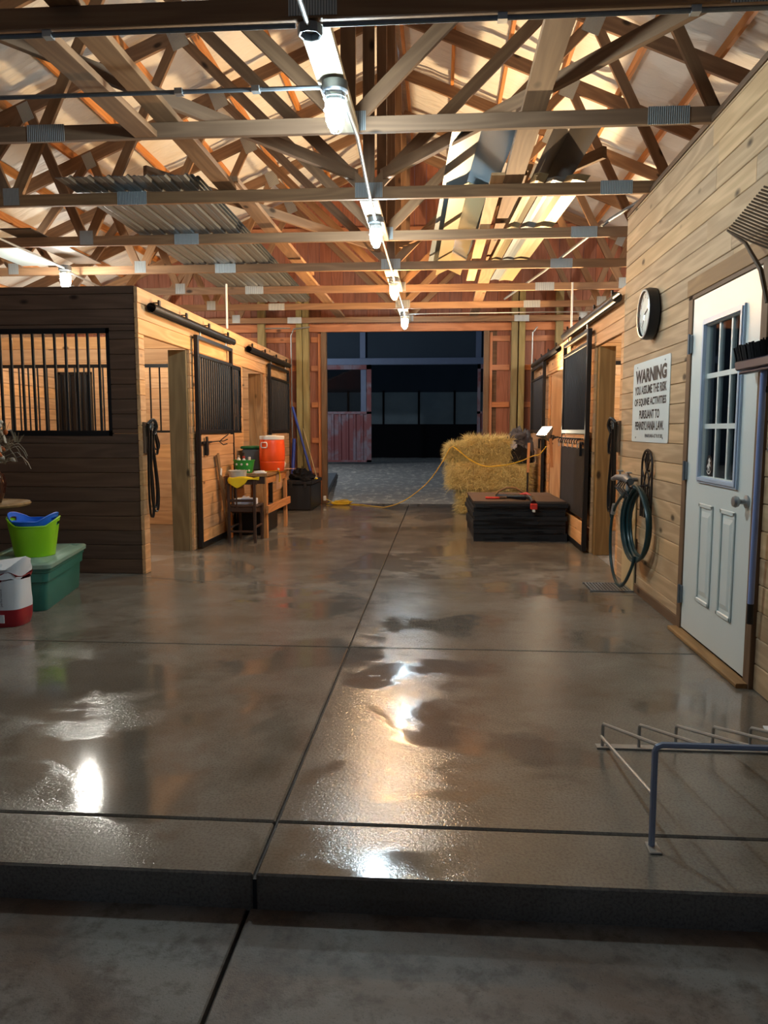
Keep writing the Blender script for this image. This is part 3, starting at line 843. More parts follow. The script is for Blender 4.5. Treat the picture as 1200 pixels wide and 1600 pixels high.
def rail(x, y0, y1, z, side, label):
    t = thing('door_rail', (x, y0, z), label, 'rail', group='sliding door rails')
    n = 16; R = 0.043
    m = MB(); L = y1 - y0
    prof = []
    for i in range(n + 1):                                 # round track open at the bottom
        a = -PI / 2 + 0.35 + (2 * PI - 0.7) * i / n
        prof.append((R * math.cos(a), R * math.sin(a)))
    inner = [(p[0] * 0.88, p[1] * 0.88) for p in prof]
    poly = prof + inner[::-1]
    b = bmesh.new()
    lo = [b.verts.new((p[0], 0, p[1])) for p in poly]; hi = [b.verts.new((p[0], L, p[1])) for p in poly]
    k = len(poly)
    for i in range(k): b.faces.new((lo[i], lo[(i + 1) % k], hi[(i + 1) % k], hi[i]))
    for q in (lo, hi):
        for i in range(n): b.faces.new((q[i], q[i + 1], q[k - 2 - i], q[k - 1 - i]))
    m._merge(b); m.build('track', 'black', t, True)
    for i in range(4):
        yy = 0.2 + (L - 0.4) * i / 3
        MB().box(-0.008, 0.008, yy - 0.02, yy + 0.02, R - 0.004, R + 0.05).box(min(0, -side * 0.05), max(0, -side * 0.05), yy - 0.02, yy + 0.02, R + 0.025, R + 0.032).build('bracket', 'black', t)
    return t
rail(-2.53, 6.70, 9.36, 2.335, 1, 'near left black round door rail above the open stall')
rail(-2.53, 10.15, 12.85, 2.335, 1, 'far left black round door rail')
rail(1.488, 6.80, 9.58, 2.39, -1, 'near right black round door rail beside the clock')
rail(1.488, 10.05, 12.7, 2.30, -1, 'far right black round door rail')

# ================================================================== LAMPS, BOXES AND CONDUIT
def jar_lamp(x, y, ztop, label, mat, group='caged jar lamps', s=1.0):
    t = thing('jar_lamp', (x, y, ztop), label, 'lamp', group=group)
    MB().lathe([(0, 0), (0.05, 0), (0.066, -0.006), (0.068, -0.05), (0.056, -0.060), (0.0, -0.060)], 24).build('cap', 'dullgalv', t, True)
    MB().lathe([(0.047, -0.058), (0.050, -0.075), (0.0503, -0.1)], 20).build('unlit_jar_top', 'signwhite', t, True)  # collar added unlit so the jar's glow dims at the top
    MB().lathe([(0.0, -0.099), (0.050, -0.1), (0.050, -0.15), (0.046, -0.19), (0.034, -0.222), (0.015, -0.237), (0.0, -0.240)], 20).build('glass_jar', mat, t, True)
    m = MB()
    for k in range(4):
        a = PI / 4 + k * PI / 2
        pts = [(0.057 * math.cos(a), 0.057 * math.sin(a), -0.056)] + [(r * math.cos(a), r * math.sin(a), z) for r, z in ((0.057, -0.10), (0.056, -0.17), (0.050, -0.21), (0.030, -0.242), (0.006, -0.252))]
        m.tube(pts, 0.0025, 5)
    for z, r in ((-0.085, 0.058), (-0.14, 0.058)):
        m.tube([(r * math.cos(a * PI / 10), r * math.sin(a * PI / 10), z) for a in range(20)], 0.0025, 5, True)
    m.build('wire_guard', 'galv', t)
    return t
LX = -0.545
jar_lamp(LX, 4.06, 3.022, 'hanging jar lamp nearest the viewer, largest and glaring white', 'jar_cool')
jar_lamp(LX, 6.55, 3.022, 'second cool white jar lamp along the aisle', 'jar_cool')
jar_lamp(LX, 9.13, 3.022, 'third jar lamp along the aisle, warm yellow', 'jar_warm')
jar_lamp(LX, 11.75, 3.022, 'farthest jar lamp on the aisle line, cool white in front of the dark doorway', 'jar_far')
jar_lamp(-4.02, 8.18, 3.02, 'jar lamp glowing above the front left stall wall', 'jar_stall')
jar_lamp(-4.9, 11.439, 3.0225, 'jar lamp inside the rear left stall, mostly hidden', 'jar_stall')
jar_lamp(3.4, 8.727, 3.0225, 'jar lamp inside the near right stall, hidden behind the wall', 'jar_stall')
jar_lamp(3.4, 11.439, 3.0225, 'jar lamp inside the far right stall, hidden behind the wall', 'jar_stall')
yp = thing('yard_fill_lamp', (-6.6, 19.0, 0.05), 'added fill lamp on a post outside the far wall, unseen from the aisle', 'lamp')  # unseen lamp added to light the yard and the arena doors
MB().rod((0, 0, 0), (0, 0, 4.2), 0.05, 10).build('pole', 'dullgalv', yp, True)
MB().rod((0, 0, 4.15), (0.5, 0, 4.3), 0.025, 8).build('arm', 'dullgalv', yp, True)
MB().lathe([(0, 0.0), (0.08, -0.01), (0.10, -0.06), (0.06, -0.14), (0, -0.16)], 16, 0.5, 0).build('globe', 'jar_yard_fill', yp, True, wm=WM[yp.name] @ Matrix.Translation((0, 0, 4.27)))
# the boards that carry the aisle lamps
for y0, y1, l in ((3.52, 4.745, 'nearest pale lamp board between the first and second trusses'), (6.12, 7.37, 'pale lamp board carrying the second jar lamp'),
                  (8.75, 10.05, 'yellow lit lamp board carrying the warm jar lamp'), (11.47, 12.81, 'pale lamp board carrying the farthest jar lamp')):
    t = thing('lamp_board', (LX - 0.02, y0, 3.06), l, 'board', group='boards carrying the lamps')
    board('board', (LX - 0.02, y0 - (0.0), 3.045), (LX - 0.02, y1, 3.045), 0.14, 0.038, 'whiteboard', t, up=(1, 0, 0))
t = thing('junction_box', (LX - 0.035, 3.52, 3.02), 'round metal junction box under the front end of the nearest lamp board', 'electrical box')
MB().lathe([(0, 0.0), (0.055, 0.0), (0.055, -0.035), (0.050, -0.04), (0.043, -0.038), (0.040, -0.012), (0.0, -0.012)], 8).build('box', 'dullgalv', t)
MB().lathe([(0.0, -0.013), (0.015, -0.014), (0.015, -0.022), (0, -0.022)], 8).build('connector', 'galv', t)
def conduit(pts, label, r=0.0115, mat='dullgalv', clips=()):
    t = thing('conduit_pipe', pts[0], label, 'pipe')
    o = MB().tube(pts, r, 8).build('pipe', mat, t, True, wm=Matrix())
    for c in clips:
        MB().box(c[0] - 0.02, c[0] + 0.02, c[1] - 0.02, c[1] + 0.02, c[2] - r - 0.003, c[2] + r + 0.002).build('clip', 'galv', t, wm=Matrix())
    return t
conduit([(-6.0, 3.50, 3.015), (-0.64, 3.50, 3.015)], 'thin dark conduit crossing under the nearest truss at the left', clips=((-1.75, 3.5, 3.015), (-3.2, 3.5, 3.015)))
conduit([(-0.52, 3.50, 3.015), (1.52, 3.50, 3.015)], 'thin dark conduit crossing under the nearest truss at the right', clips=((0.25, 3.5, 3.015), (1.05, 3.5, 3.015)))
conduit([(LX - 0.035, 3.46, 3.0), (LX - 0.04, 1.2, 3.0)], 'conduit running forward from the round junction box')
conduit([(-6.0, 4.06, 2.995), (-0.612, 4.06, 2.995)], 'conduit feeding the nearest jar lamp from the left', clips=((-1.35, 4.06, 2.995), (-0.95, 4.06, 2.995)))
conduit([(LX + 0.03, 4.13, 2.985), (LX + 0.04, 4.75, 3.005), (LX, 6.09, 3.005), (LX, 6.48, 2.985)], 'conduit joining the first and second jar lamps', 0.012, 'galv')
conduit([(LX + 0.01, 6.62, 2.985), (LX, 7.4, 3.005), (LX, 8.8, 3.005), (LX, 9.06, 2.985)], 'conduit joining the second and third jar lamps', 0.012, 'galv')
conduit([(LX, 9.20, 2.985), (LX, 10.1, 3.005), (LX, 11.45, 3.005), (LX, 11.68, 2.985)], 'conduit joining the third and fourth jar lamps', 0.012, 'galv')
conduit([(LX + 0.07, 11.75, 3.0), (1.5, 11.75, 3.005), (3.0, 11.75, 3.0)], 'thin wire conduit from the farthest jar lamp to the right wall', 0.009, 'galv')
conduit([(-2.53, 13.08, 0.0), (-2.53, 13.08, 2.86), (-2.47, 13.02, 2.96), (-2.2, 13.02, 2.99)], 'thin grey conduit down the far left corner', 0.012, 'galv')
conduit([(-3.0, 13.157, 2.99), (-2.56, 13.157, 2.99)], 'short grey conduit stub at the top of the far left corner', 0.012, 'galv')
conduit([(1.50, 13.02, 0.9), (1.50, 13.02, 2.86), (1.58, 13.02, 2.96)], 'thin grey conduit down the far right corner', 0.012, 'galv')
conduit([(-2.60, 9.38, 2.50), (-2.60, 9.38, 3.03)], 'white upright pipe from the left stall wall to the trusses', 0.012, 'white')
conduit([(1.565, 9.58, 2.50), (1.565, 9.58, 3.03)], 'white upright pipe from the right stall wall to the trusses', 0.012, 'white')
conduit([(-4.05, 8.25, 2.985), (-4.15, 9.5, 3.0), (-4.2, 11.0, 3.0)], 'conduit behind the left stall lamp', 0.012, 'galv')
conduit([(-4.0, 8.11, 2.985), (-4.0, 6.7, 3.0), (-4.02, 4.4, 3.0)], 'conduit in front of the left stall lamp', 0.012, 'galv')
conduit([(1.62, 5.0, 3.09), (1.60, 6.6, 3.12), (1.50, 7.2, 3.14), (1.2, 9.4, 3.13), (0.9, 11.3, 3.13)], 'slanting grey pipe above the tack room corner', 0.015, 'dullgalv')
conduit([(1.63, 2.3, 3.10), (1.63, 3.8, 3.10), (1.64, 4.2, 3.13), (1.64, 4.9, 3.10)], 'grey tube lying along the top of the tack room wall', 0.022, 'dullgalv')

# ================================================================== THINGS STORED ON THE TRUSSES
def ribbed(w, L, pitch=0.145, depth=0.013, th=0.004):
    prof = []
    n = int(round(w / pitch))
    for i in range(n):
        u = i * pitch
        prof += [(u, 0), (u + pitch * 0.30, 0), (u + pitch * 0.36, depth * 0.35), (u + pitch * 0.42, 0), (u + pitch * 0.68, 0), (u + pitch * 0.78, depth), (u + pitch * 0.88, depth), (u + pitch * 0.98, 0)]
    prof.append((w, 0))
    poly = prof + [(a, b - th) for a, b in prof[::-1]]
    b = MB(); k = len(prof)
    lo = [b.bm.verts.new((p[0], 0, p[1])) for p in poly]; hi = [b.bm.verts.new((p[0], L, p[1])) for p in poly]
    K = len(poly)
    for i in range(K): b.bm.faces.new((lo[i], lo[(i + 1) % K], hi[(i + 1) % K], hi[i]))
    for q in (lo, hi):
        for i in range(k - 1): b.bm.faces.new((q[i], q[i + 1], q[K - 2 - i], q[K - 1 - i]))
    return b
for i, (x, y, z, L, rz, l) in enumerate(((-2.86, 5.72, 3.128, 5.6, 0.012, 'lowest ribbed metal roofing sheet stored across the trusses at the left'),
                                         (-2.845, 5.80, 3.147, 5.5, 0.012, 'middle ribbed metal roofing sheet stored across the trusses at the left'),
                                         (-2.83, 5.90, 3.166, 5.4, 0.012, 'topmost ribbed metal roofing sheet stored across the trusses at the left'))):
    o = ribbed(1.0, L).build('roofing_sheet', 'roofsheet', None, wm=T(x, y, z, rz)); tag(o, l, 'metal sheet', 'ribbed roofing sheets on the trusses')
def vtrim(x, y, z, L, rz, w, h, mat, label, flat=False):
    b = MB(); t = 0.003
    prof = [(-w / 2, 0.0), (-w * 0.12, 0.012), (w * 0.1, 0.010), (w / 2, 0.0)] if flat else [(-w / 2, 0.0), (0, h), (w / 2, 0.0)]
    poly = prof + [(a, c + t) for a, c in prof[::-1]]
    k = len(prof); K = len(poly)
    lo = [b.bm.verts.new((p[0], 0, p[1])) for p in poly]; hi = [b.bm.verts.new((p[0], L, p[1])) for p in poly]
    for i in range(K): b.bm.faces.new((lo[i], lo[(i + 1) % K], hi[(i + 1) % K], hi[i]))
    for q in (lo, hi):
        for i in range(k - 1): b.bm.faces.new((q[i], q[i + 1], q[K - 2 - i], q[K - 1 - i]))
    o = b.build('trim_strip', mat, None, wm=T(x, y, z, rz))
    return tag(o, label, 'metal trim', 'metal trim strips stored on the trusses')
vtrim(0.27, 5.15, 3.165, 4.1, 0.055, 0.42, 0.09, 'greysheet', 'wide grey ridge cap strip stored on the trusses right of the lamps')
vtrim(0.21, 6.3, 3.135, 3.3, 0.04, 0.30, 0.07, 'creamsheet', 'cream angled trim strip under the grey ridge cap')
vtrim(0.72, 5.9, 3.125, 4.0, 0.045, 0.11, 0.03, 'creamsheet', 'narrow cream trim strip next to the stored boards', True)
vtrim(0.845, 6.0, 3.125, 3.9, 0.045, 0.13, 0.02, 'greysheet', 'grey flat trim strip between two cream strips', True)
vtrim(1.00, 5.95, 3.125, 4.0, 0.05, 0.17, 0.02, 'creamsheet', 'widest flat cream trim strip, at the right of the stored strips', True)
vtrim(0.86, 5.2, 3.19, 1.3, 0.03, 0.30, 0.09, 'darksheet', 'dark bent trim offcut lying on the third truss')
vtrim(0.84, 5.35, 3.285, 0.5, 0.03, 0.10, 0.03, 'creamsheet', 'small bright cream offcut on top of the dark trim')
for x, l in ((0.41, 'narrow stored board beside the ridge cap'), (0.61, 'knotty stored board among the trim strips')):
    t = thing('stored_board', (x, 6.0, 3.12), l, 'board')
    zb = 3.19 if x > .5 else 3.135
    board('board', (x, 5.9, zb), (x - 0.05, 9.9, zb), 0.10, 0.02, 'pine', t, up=(1, 0, 0))
for i, (x, y, w, L, mat, l) in enumerate(((-4.75, 6.75, 0.42, 1.9, 'skylight', 'pale translucent panel stored on the trusses above the left stalls'),
                                         (-4.1, 7.1, 0.30, 1.5, 'darksheet', 'dark flat sheet stored beside the pale panel'),
                                         (-5.3, 6.6, 0.45, 1.6, 'darksheet', 'dark flat sheet stored at the far left above the stalls'))):
    o = MB().prism([(0, 0), (w, 0), (w, L), (0, L)], 0, 0.012, 0.002).build('plastic_sheet' if mat == 'skylight' else 'metal_sheet', mat, None, wm=T(x, y, 3.1225))
    tag(o, l, 'panel')

# ================================================================== ARENA BEYOND THE DOORWAY
wa = struct('wall_arena_front', 'dark front of the riding arena across the yard with a blue grey door track')
MB().box(-12, 11, 26.2, 26.3, 3.62, 6.5).build('upper_wall', 'arenadark', wa)
MB().box(-12, -5.4, 26.2, 26.3, 0, 3.62).box(3.2, 11, 26.2, 26.3, 0, 3.62).build('side_wall', 'arenadark', wa)
MB().box(-6, 4.5, 25.95, 26.15, 3.44, 3.66, 0.01).build('door_track', 'steelblue', wa)
for x in (-2.62, 1.25): MB().box(x - 0.09, x + 0.09, 26.08, 26.19, 3.66, 5.6).build('post', 'steelblue', wa)
MB().box(-9, 8, 38.3, 38.4, -0.3, 7).build('back_wall', 'arenadark', wa)
for i in range(7):
    x = -8.06 + i * 1.75
    MB().box(x + 0.05, x + 1.70, 38.2, 38.28, 1.56, 3.12).build('wall_panel', 'arenapanel', wa)
    MB().box(x + 1.70, x + 1.80, 38.16, 38.28, -0.15, 3.2).build('wall_post', 'kick', wa)
MB().box(-9, 8, 38.05, 38.15, -0.2, 1.56).build('kickboard', 'kick', wa)
pl = thing('leaning_pole', (-4.05, 37.6, 1.56), 'pale pole leaning on the far arena panels', 'pole')
MB().rod((0.0, 0.0, -1.6), (0.22, 0.4, 1.45), 0.05).build('pole', 'galv', pl)
def arena_door(x0, x1, label):
    t = thing('arena_door', (x0, 26.0, 0.19), label, 'door', group='weathered arena doors')
    w = x1 - x0
    for i in range(int(w / 0.25)):
        a = i * 0.25
        if a > w - 0.1: break
        MB().prism([(a, 0), (a + 0.04, -0.035), (a + 0.09, -0.035), (a + 0.13, 0), (min(a + 0.25, w), 0), (min(a + 0.25, w), 0.02), (a, 0.02)], 0.05, 1.66).build('metal_panel', 'reddoor', t)
    f = MB()
    for q in ((0, w, 1.62, 1.70), (0, w, 3.10, 3.25), (w - 0.16, w, 0, 3.25), (0, 0.10, 0, 3.25), (0, w, 0, 0.07)):
        f.box(q[0], q[1], -0.05, 0.0, q[2], q[3])
    f.build('door_frame', 'reddoor', t)
    MB().box(w - 0.36, w - 0.18, 0.0, 0.01, 1.70, 3.1).build('window_strip', 'steelblue', t)
    MB().box(0.1, w - 0.36, 0.0, 0.012, 1.70, 3.1).build('window_pane', 'glass', t)
arena_door(-4.2, -2.32, 'left weathered red metal arena door with a dark window')
arena_door(1.22, 3.1, 'right weathered arena door, only its edge showing beside the doorway')

# ================================================================== THINGS ON AND BY THE TACK ROOM WALL
from mathutils import noise as mnoise
XW = 1.5445                                                # plank face
def fit_text(body, width, height, wm, parent, mat='ink', bold=0.012, name='lettering'):
    me = text_mesh(body, 1.0, 1.0, bold, 'CENTER', 0.0)
    xs = [v.co.x for v in me.vertices]; ys = [v.co.y for v in me.vertices]
    cx, cy = (max(xs) + min(xs)) / 2, (max(ys) + min(ys)) / 2
    sx, sy = width / (max(xs) - min(xs)), height / (max(ys) - min(ys))
    for v in me.vertices: v.co = ((v.co.x - cx) * sx, (v.co.y - cy) * sy, 0.0012 if v.co.z >= 0 else 0)
    me.materials.clear(); me.materials.append(M[mat])
    o = bpy.data.objects.new(name, me); COL.objects.link(o); _put(o, wm, parent)
    return o
sg = thing('warning_sign', (XW, 5.857, 1.483), 'white metal WARNING sign with black capitals on the tack room wall', 'sign')
W2, H2, R2 = 0.495, 0.303, 0.02
pts = []
for cx, cy, a0 in ((W2 - R2, H2 - R2, 0), (-W2 + R2, H2 - R2, 90), (-W2 + R2, -H2 + R2, 180), (W2 - R2, -H2 + R2, 270)):
    pts += [(cx + R2 * math.cos(math.radians(a0 + k * 30)), cy + R2 * math.sin(math.radians(a0 + k * 30))) for k in range(4)]
MB().prism(pts, 0.0015, 0.005).build('sign_panel', 'signwhite', sg, wm=on_right(XW, 5.857, 1.483))
for txt, w, h, dz, bold in (('WARNING', 0.84, 0.105, 0.195, 0.05), ('YOU ASSUME THE RISK', 0.86, 0.066, 0.090, 0.03), ('OF EQUINE ACTIVITIES', 0.86, 0.066, -0.005, 0.03),
                            ('PURSUANT TO', 0.55, 0.066, -0.095, 0.03), ('PENNSYLVANIA LAW.', 0.78, 0.066, -0.180, 0.03)):
    fit_text(txt, w, h, on_right(XW - 0.0052, 5.857, 1.483 + dz), sg, 'ink', bold)
fit_text('PENNSYLVANIA ACT 93 OF 2005', 0.46, 0.026, on_right(XW - 0.0052, 5.72, 1.483 - 0.255), sg, 'ink', 0.02)
for dy in (-0.37, 0.37):
    for dz in (-0.27, 0.27):
        MB().lathe([(0, 0.0052), (0.007, 0.0052), (0.005, 0.008), (0, 0.0085)], 8).build('screw', 'dullgalv', sg, wm=on_right(XW, 5.857 + dy, 1.483 + dz))

ck = thing('wall_clock', (XW, 5.82, 2.108), 'round black rimmed wall clock with a pale face above the sign', 'clock')
wmc = on_right(XW, 5.82, 2.108)
MB().lathe([(0, 0.002), (0.150, 0.002), (0.182, 0.012), (0.185, 0.05), (0.178, 0.082), (0.165, 0.085), (0.160, 0.066), (0, 0.066)], 40).build('case', 'blackplastic', ck, True, wm=wmc)
MB().lathe([(0.160, 0.0845), (0.170, 0.0865), (0.176, 0.083), (0.173, 0.079)], 40).build('chrome_ring', 'galv', ck, True, wm=wmc)
MB().lathe([(0, 0.0665), (0.158, 0.0665), (0.158, 0.0675), (0, 0.0675)], 40).build('face', 'signwhite', ck, wm=wmc)
for k in range(12):
    a = PI / 2 - k * PI / 6
    fit_text(str(12 if k == 0 else k), 0.026 if k in (10, 11, 0) else 0.014, 0.030, wmc @ Matrix.Translation((0.128 * math.cos(a), 0.128 * math.sin(a), 0.0678)), ck, 'ink', 0.02, 'numeral')
for a, L, w in ((math.radians(20), 0.075, 0.010), (math.radians(-130), 0.115, 0.007)):
    MB().box(-0.02, L, -w / 2, w / 2, 0.0695, 0.071).build('hand', 'ink', ck, wm=wmc @ Matrix.Rotation(a, 4, 'Z'))
MB().lathe([(0.160, 0.0805), (0.14, 0.085), (0.08, 0.089), (0, 0.091)], 40).build('glass_cover', 'clockglass', ck, True, wm=wmc)

sw = thing('switch_plate', (XW, 3.70, 1.29), 'metal double switch plate beside the white door', 'switch')
MB().box(XW - 0.012, XW - 0.0005, 3.655, 3.745, 1.17, 1.40, 0.003).build('plate', 'dullgalv', sw, wm=Matrix())
MB().box(XW - 0.018, XW - 0.012, 3.68, 3.72, 1.325, 1.37, 0.002).build('toggle', 'white', sw, wm=Matrix())
MB().box(XW - 0.022, XW - 0.012, 3.69, 3.71, 1.22, 1.25, 0.002).build('toggle', 'ink', sw, wm=Matrix())

br = thing('push_broom', (1.48, 3.66, 1.55), 'dark purple broom head up on a pale blue pole hanging beside the door', 'broom')
MB().rod((1.465, 3.655, 1.56), (1.495, 3.745, 0.44), 0.0145, 12).build('pole', 'bluepole', br, True, wm=Matrix())
MB().rod((1.495, 3.745, 0.44), (1.498, 3.752, 0.34), 0.0155, 12).build('pole_grip', 'blackplastic', br, True, wm=Matrix())
MB().prism([(-0.255, 0.0), (0.255, 0.0), (0.275, 0.045), (-0.275, 0.045)], -0.032, 0.032, 0.006).build('broom_block', 'purple', br, wm=Matrix.Translation((1.462, 3.652, 1.555)) @ Matrix.Rotation(PI / 2, 4, 'Z') @ Matrix.Rotation(PI / 2, 4, 'X'))
MB().prism([(-0.24, -0.016), (0.24, -0.016), (0.22, -0.002), (-0.22, -0.002)], -0.02, 0.02, 0.004).build('lower_lip', 'purple', br, wm=Matrix.Translation((1.455, 3.645, 1.553)) @ Matrix.Rotation(PI / 2, 4, 'Z') @ Matrix.Rotation(PI / 2, 4, 'X'))
m_ = MB()
for i in range(420):
    a = random.uniform(-0.262, 0.262); c = random.uniform(-0.026, 0.026)
    m_.rod((1.462 + c, 3.652 + a, 1.599), (1.462 + c * 1.5, 3.652 + a * 1.05, 1.665 + random.uniform(0, 0.012)), 0.0045, 4)
o = m_.build('bristles', 'blackcloth', br, wm=Matrix()); o['kind'] = 'stuff'
MB().box(XW - 0.07, XW - 0.0005, 3.65, 3.68, 1.44, 1.47, 0.004).build('wall_clip', 'black', br, wm=Matrix())

rk = thing('manure_fork', (1.45, 3.75, 2.1), 'brown toothed manure fork hung on the wall above the door corner', 'fork')
ntn = 17
base_dir = Vector((0.02, -0.42, -0.20))
for i in range(ntn):
    u = i / (ntn - 1)
    tip = Vector((1.40, 4.01 - 0.42 * u, 2.245 + 0.02 * u + 0.06 * u))
    MB().tube([tip, tip + base_dir * 0.5 + Vector((0.02, 0, 0.0)), tip + base_dir + Vector((0.06, 0.0, 0.0))], 0.0052, 5).build('tine', 'rakebrown', rk, wm=Matrix())
q0 = Vector((1.40, 4.01, 2.245))
MB().tube([q0 + base_dir * 0.95 + Vector((0.05, 0, 0)), q0 + base_dir * 0.95 + Vector((0.05, -0.42, 0.08))], 0.012, 8).build('crossbar', 'rakebrown', rk, wm=Matrix())
MB().tube([q0, q0 + Vector((0.03, -0.16, -0.10)), q0 + Vector((0.05, -0.30, -0.25)), q0 + Vector((0.07, -0.34, -0.40))], [0.006, 0.009, 0.011, 0.011], 8).build('side_arm', 'rakebrown', rk, wm=Matrix())
MB().rod((1.46, 3.56, 2.16), (1.50, 3.20, 1.30), 0.016, 10).build('handle', 'oldwood', rk, True, wm=Matrix())
MB().rod((XW - 0.0005, 3.54, 2.13), (1.44, 3.54, 2.15), 0.006, 6).build('wall_hook', 'black', rk, wm=Matrix())

# faucet, hose hanger, hose
fc = thing('hose_faucet', (1.5, 6.2, 0.88), 'grey metal faucet with a splitter above the coiled hose', 'faucet')
MB().rod((XW - 0.007, 6.12, 0.885), (1.44, 6.12, 0.885), 0.016, 10).build('supply_pipe', 'dullgalv', fc, True, wm=Matrix())
MB().tube([(1.45, 5.98, 0.875), (1.445, 6.08, 0.90), (1.44, 6.20, 0.895), (1.43, 6.36, 0.89), (1.42, 6.44, 0.87)], [0.03, 0.036, 0.028, 0.022, 0.018], 10).build('body', 'dullgalv', fc, True, wm=Matrix())
for y in (6.02, 6.30):
    MB().rod((1.445, y, 0.90), (1.445, y, 0.945), 0.008, 8).box(1.425, 1.465, y - 0.03, y + 0.03, 0.94, 0.95, 0.003).build('valve_handle', 'galv', fc, wm=Matrix())
    MB().rod((1.445, y, 0.89), (1.435, y - 0.01, 0.80), 0.015, 10).build('outlet', 'galv', fc, True, wm=Matrix())
for k in range(4):
    MB().tube([(1.445, 6.08 + 0.05 * k, 0.88), (1.40 - 0.01 * k, 6.0 + 0.04 * k, 0.83), (1.43, 5.93 + 0.04 * k, 0.77 - 0.01 * k)], 0.006, 6).build('strap', 'blackplastic', fc, wm=Matrix())

hh = thing('hose_hanger', (XW, 5.80, 0.9), 'wrought iron gothic arch hose hanger on the wall below the sign', 'hose hanger')
ya, yb, zb, zm, zt = 5.66, 5.94, 0.62, 1.00, 1.125
def arch(n=8):
    L = []
    for i in range(n + 1):
        t = i / n
        L.append((1.525, ya + (5.80 - ya) * (1 - math.cos(t * PI / 2)), zm + (zt - zm) * math.sin(t * PI / 2)))
    R = [(p[0], 11.60 - p[1], p[2]) for p in L]
    return [(1.525, ya, zb)] + L + R[::-1][1:] + [(1.525, yb, zb)]
MB().tube(arch(), 0.0085, 6).build('outer_arch', 'iron', hh, wm=Matrix())
for s in (-1, 1):
    MB().tube([(1.525, 5.80 + s * 0.085, zb), (1.525, 5.80 + s * 0.08, 0.86), (1.525, 5.80 + s * 0.03, 0.95), (1.525, 5.80 - s * 0.06, 1.04), (1.525, 5.80 - s * 0.10, 1.06)], 0.006, 6).build('scroll', 'iron', hh, wm=Matrix())
    MB().tube([(1.525, 5.80 + s * 0.03, zb), (1.525, 5.80 + s * 0.03, 0.84), (1.525, 5.80 + s * 0.085, 0.93), (1.525, 5.80 + s * 0.13, 0.97)], 0.006, 6).build('scroll', 'iron', hh, wm=Matrix())
    MB().tube([(1.525, 5.80, 0.96), (1.525, 5.80 + s * 0.05, 1.03), (1.525, 5.80 + s * 0.03, 1.10)], 0.006, 6).build('scroll', 'iron', hh, wm=Matrix())
MB().rod((1.525, 5.80, 0.96), (1.525, 5.80, 1.12), 0.006, 6).build('spindle', 'iron', hh, wm=Matrix())
MB().tube([(XW - 0.001, 5.84, 0.86), (1.42, 5.86, 0.84), (1.40, 5.88, 0.88)], 0.009, 6).build('hook', 'iron', hh, wm=Matrix())
MB().rod((XW - 0.001, 5.80, 0.97), (1.52, 5.80, 0.97), 0.008, 6).build('wall_stud', 'iron', hh, wm=Matrix())

hs = thing('garden_hose', (1.46, 5.8, 0.6), 'dark green garden hose coiled on the wrought iron hanger', 'hose')
pts = []
loops = [(0.27, 0.275, 0.0), (0.24, 0.262, 0.02), (0.29, 0.285, -0.015), (0.22, 0.245, 0.03), (0.265, 0.27, 0.01)]
for li, (hw, hh_, dx) in enumerate(loops):
    for k in range(24):
        a = PI / 2 + 2 * PI * k / 24
        u = hw * math.cos(a) * (1 if a < 3 * PI / 2 else 1.0); v = hh_ * math.sin(a)
        sq = 1.0 - 0.35 * max(0, math.sin(a)) ** 2          # narrower at the top where it hangs
        pts.append((1.455 + 0.17 * (-u * sq) * 0.5 + dx + 0.004 * li, 5.80 + u * sq + 0.01 * li, 0.575 + v))
MB().tube(pts, 0.0125, 8).build('coil', 'hose', hs, True, wm=Matrix())
tail = [(1.42, 5.98, 0.80), (1.40, 6.16, 0.70), (1.39, 6.26, 0.60), (1.385, 6.30, 0.45), (1.385, 6.27, 0.25), (1.39, 6.15, 0.11), (1.40, 6.0, 0.065), (1.41, 5.86, 0.13), (1.43, 5.76, 0.26), (1.44, 5.74, 0.34)]
def smooth(p, n=6):
    p = [Vector(q) for q in p]; out = []
    for i in range(len(p) - 1):
        a, b, c, d = p[max(i - 1, 0)], p[i], p[i + 1], p[min(i + 2, len(p) - 1)]
        for k in range(n):
            t = k / n
            out.append(0.5 * ((2 * b) + (c - a) * t + (2 * a - 5 * b + 4 * c - d) * t * t + (3 * b - a - 3 * c + d) * t ** 3))
    out.append(p[-1]); return out
MB().tube(smooth(tail), 0.0125, 8).build('tail', 'hose', hs, True, wm=Matrix())
MB().rod((1.39, 6.26, 0.60), (1.395, 6.23, 0.68), 0.02, 10).build('coupling', 'galv', hs, True, wm=Matrix(), label='silver hose coupling')

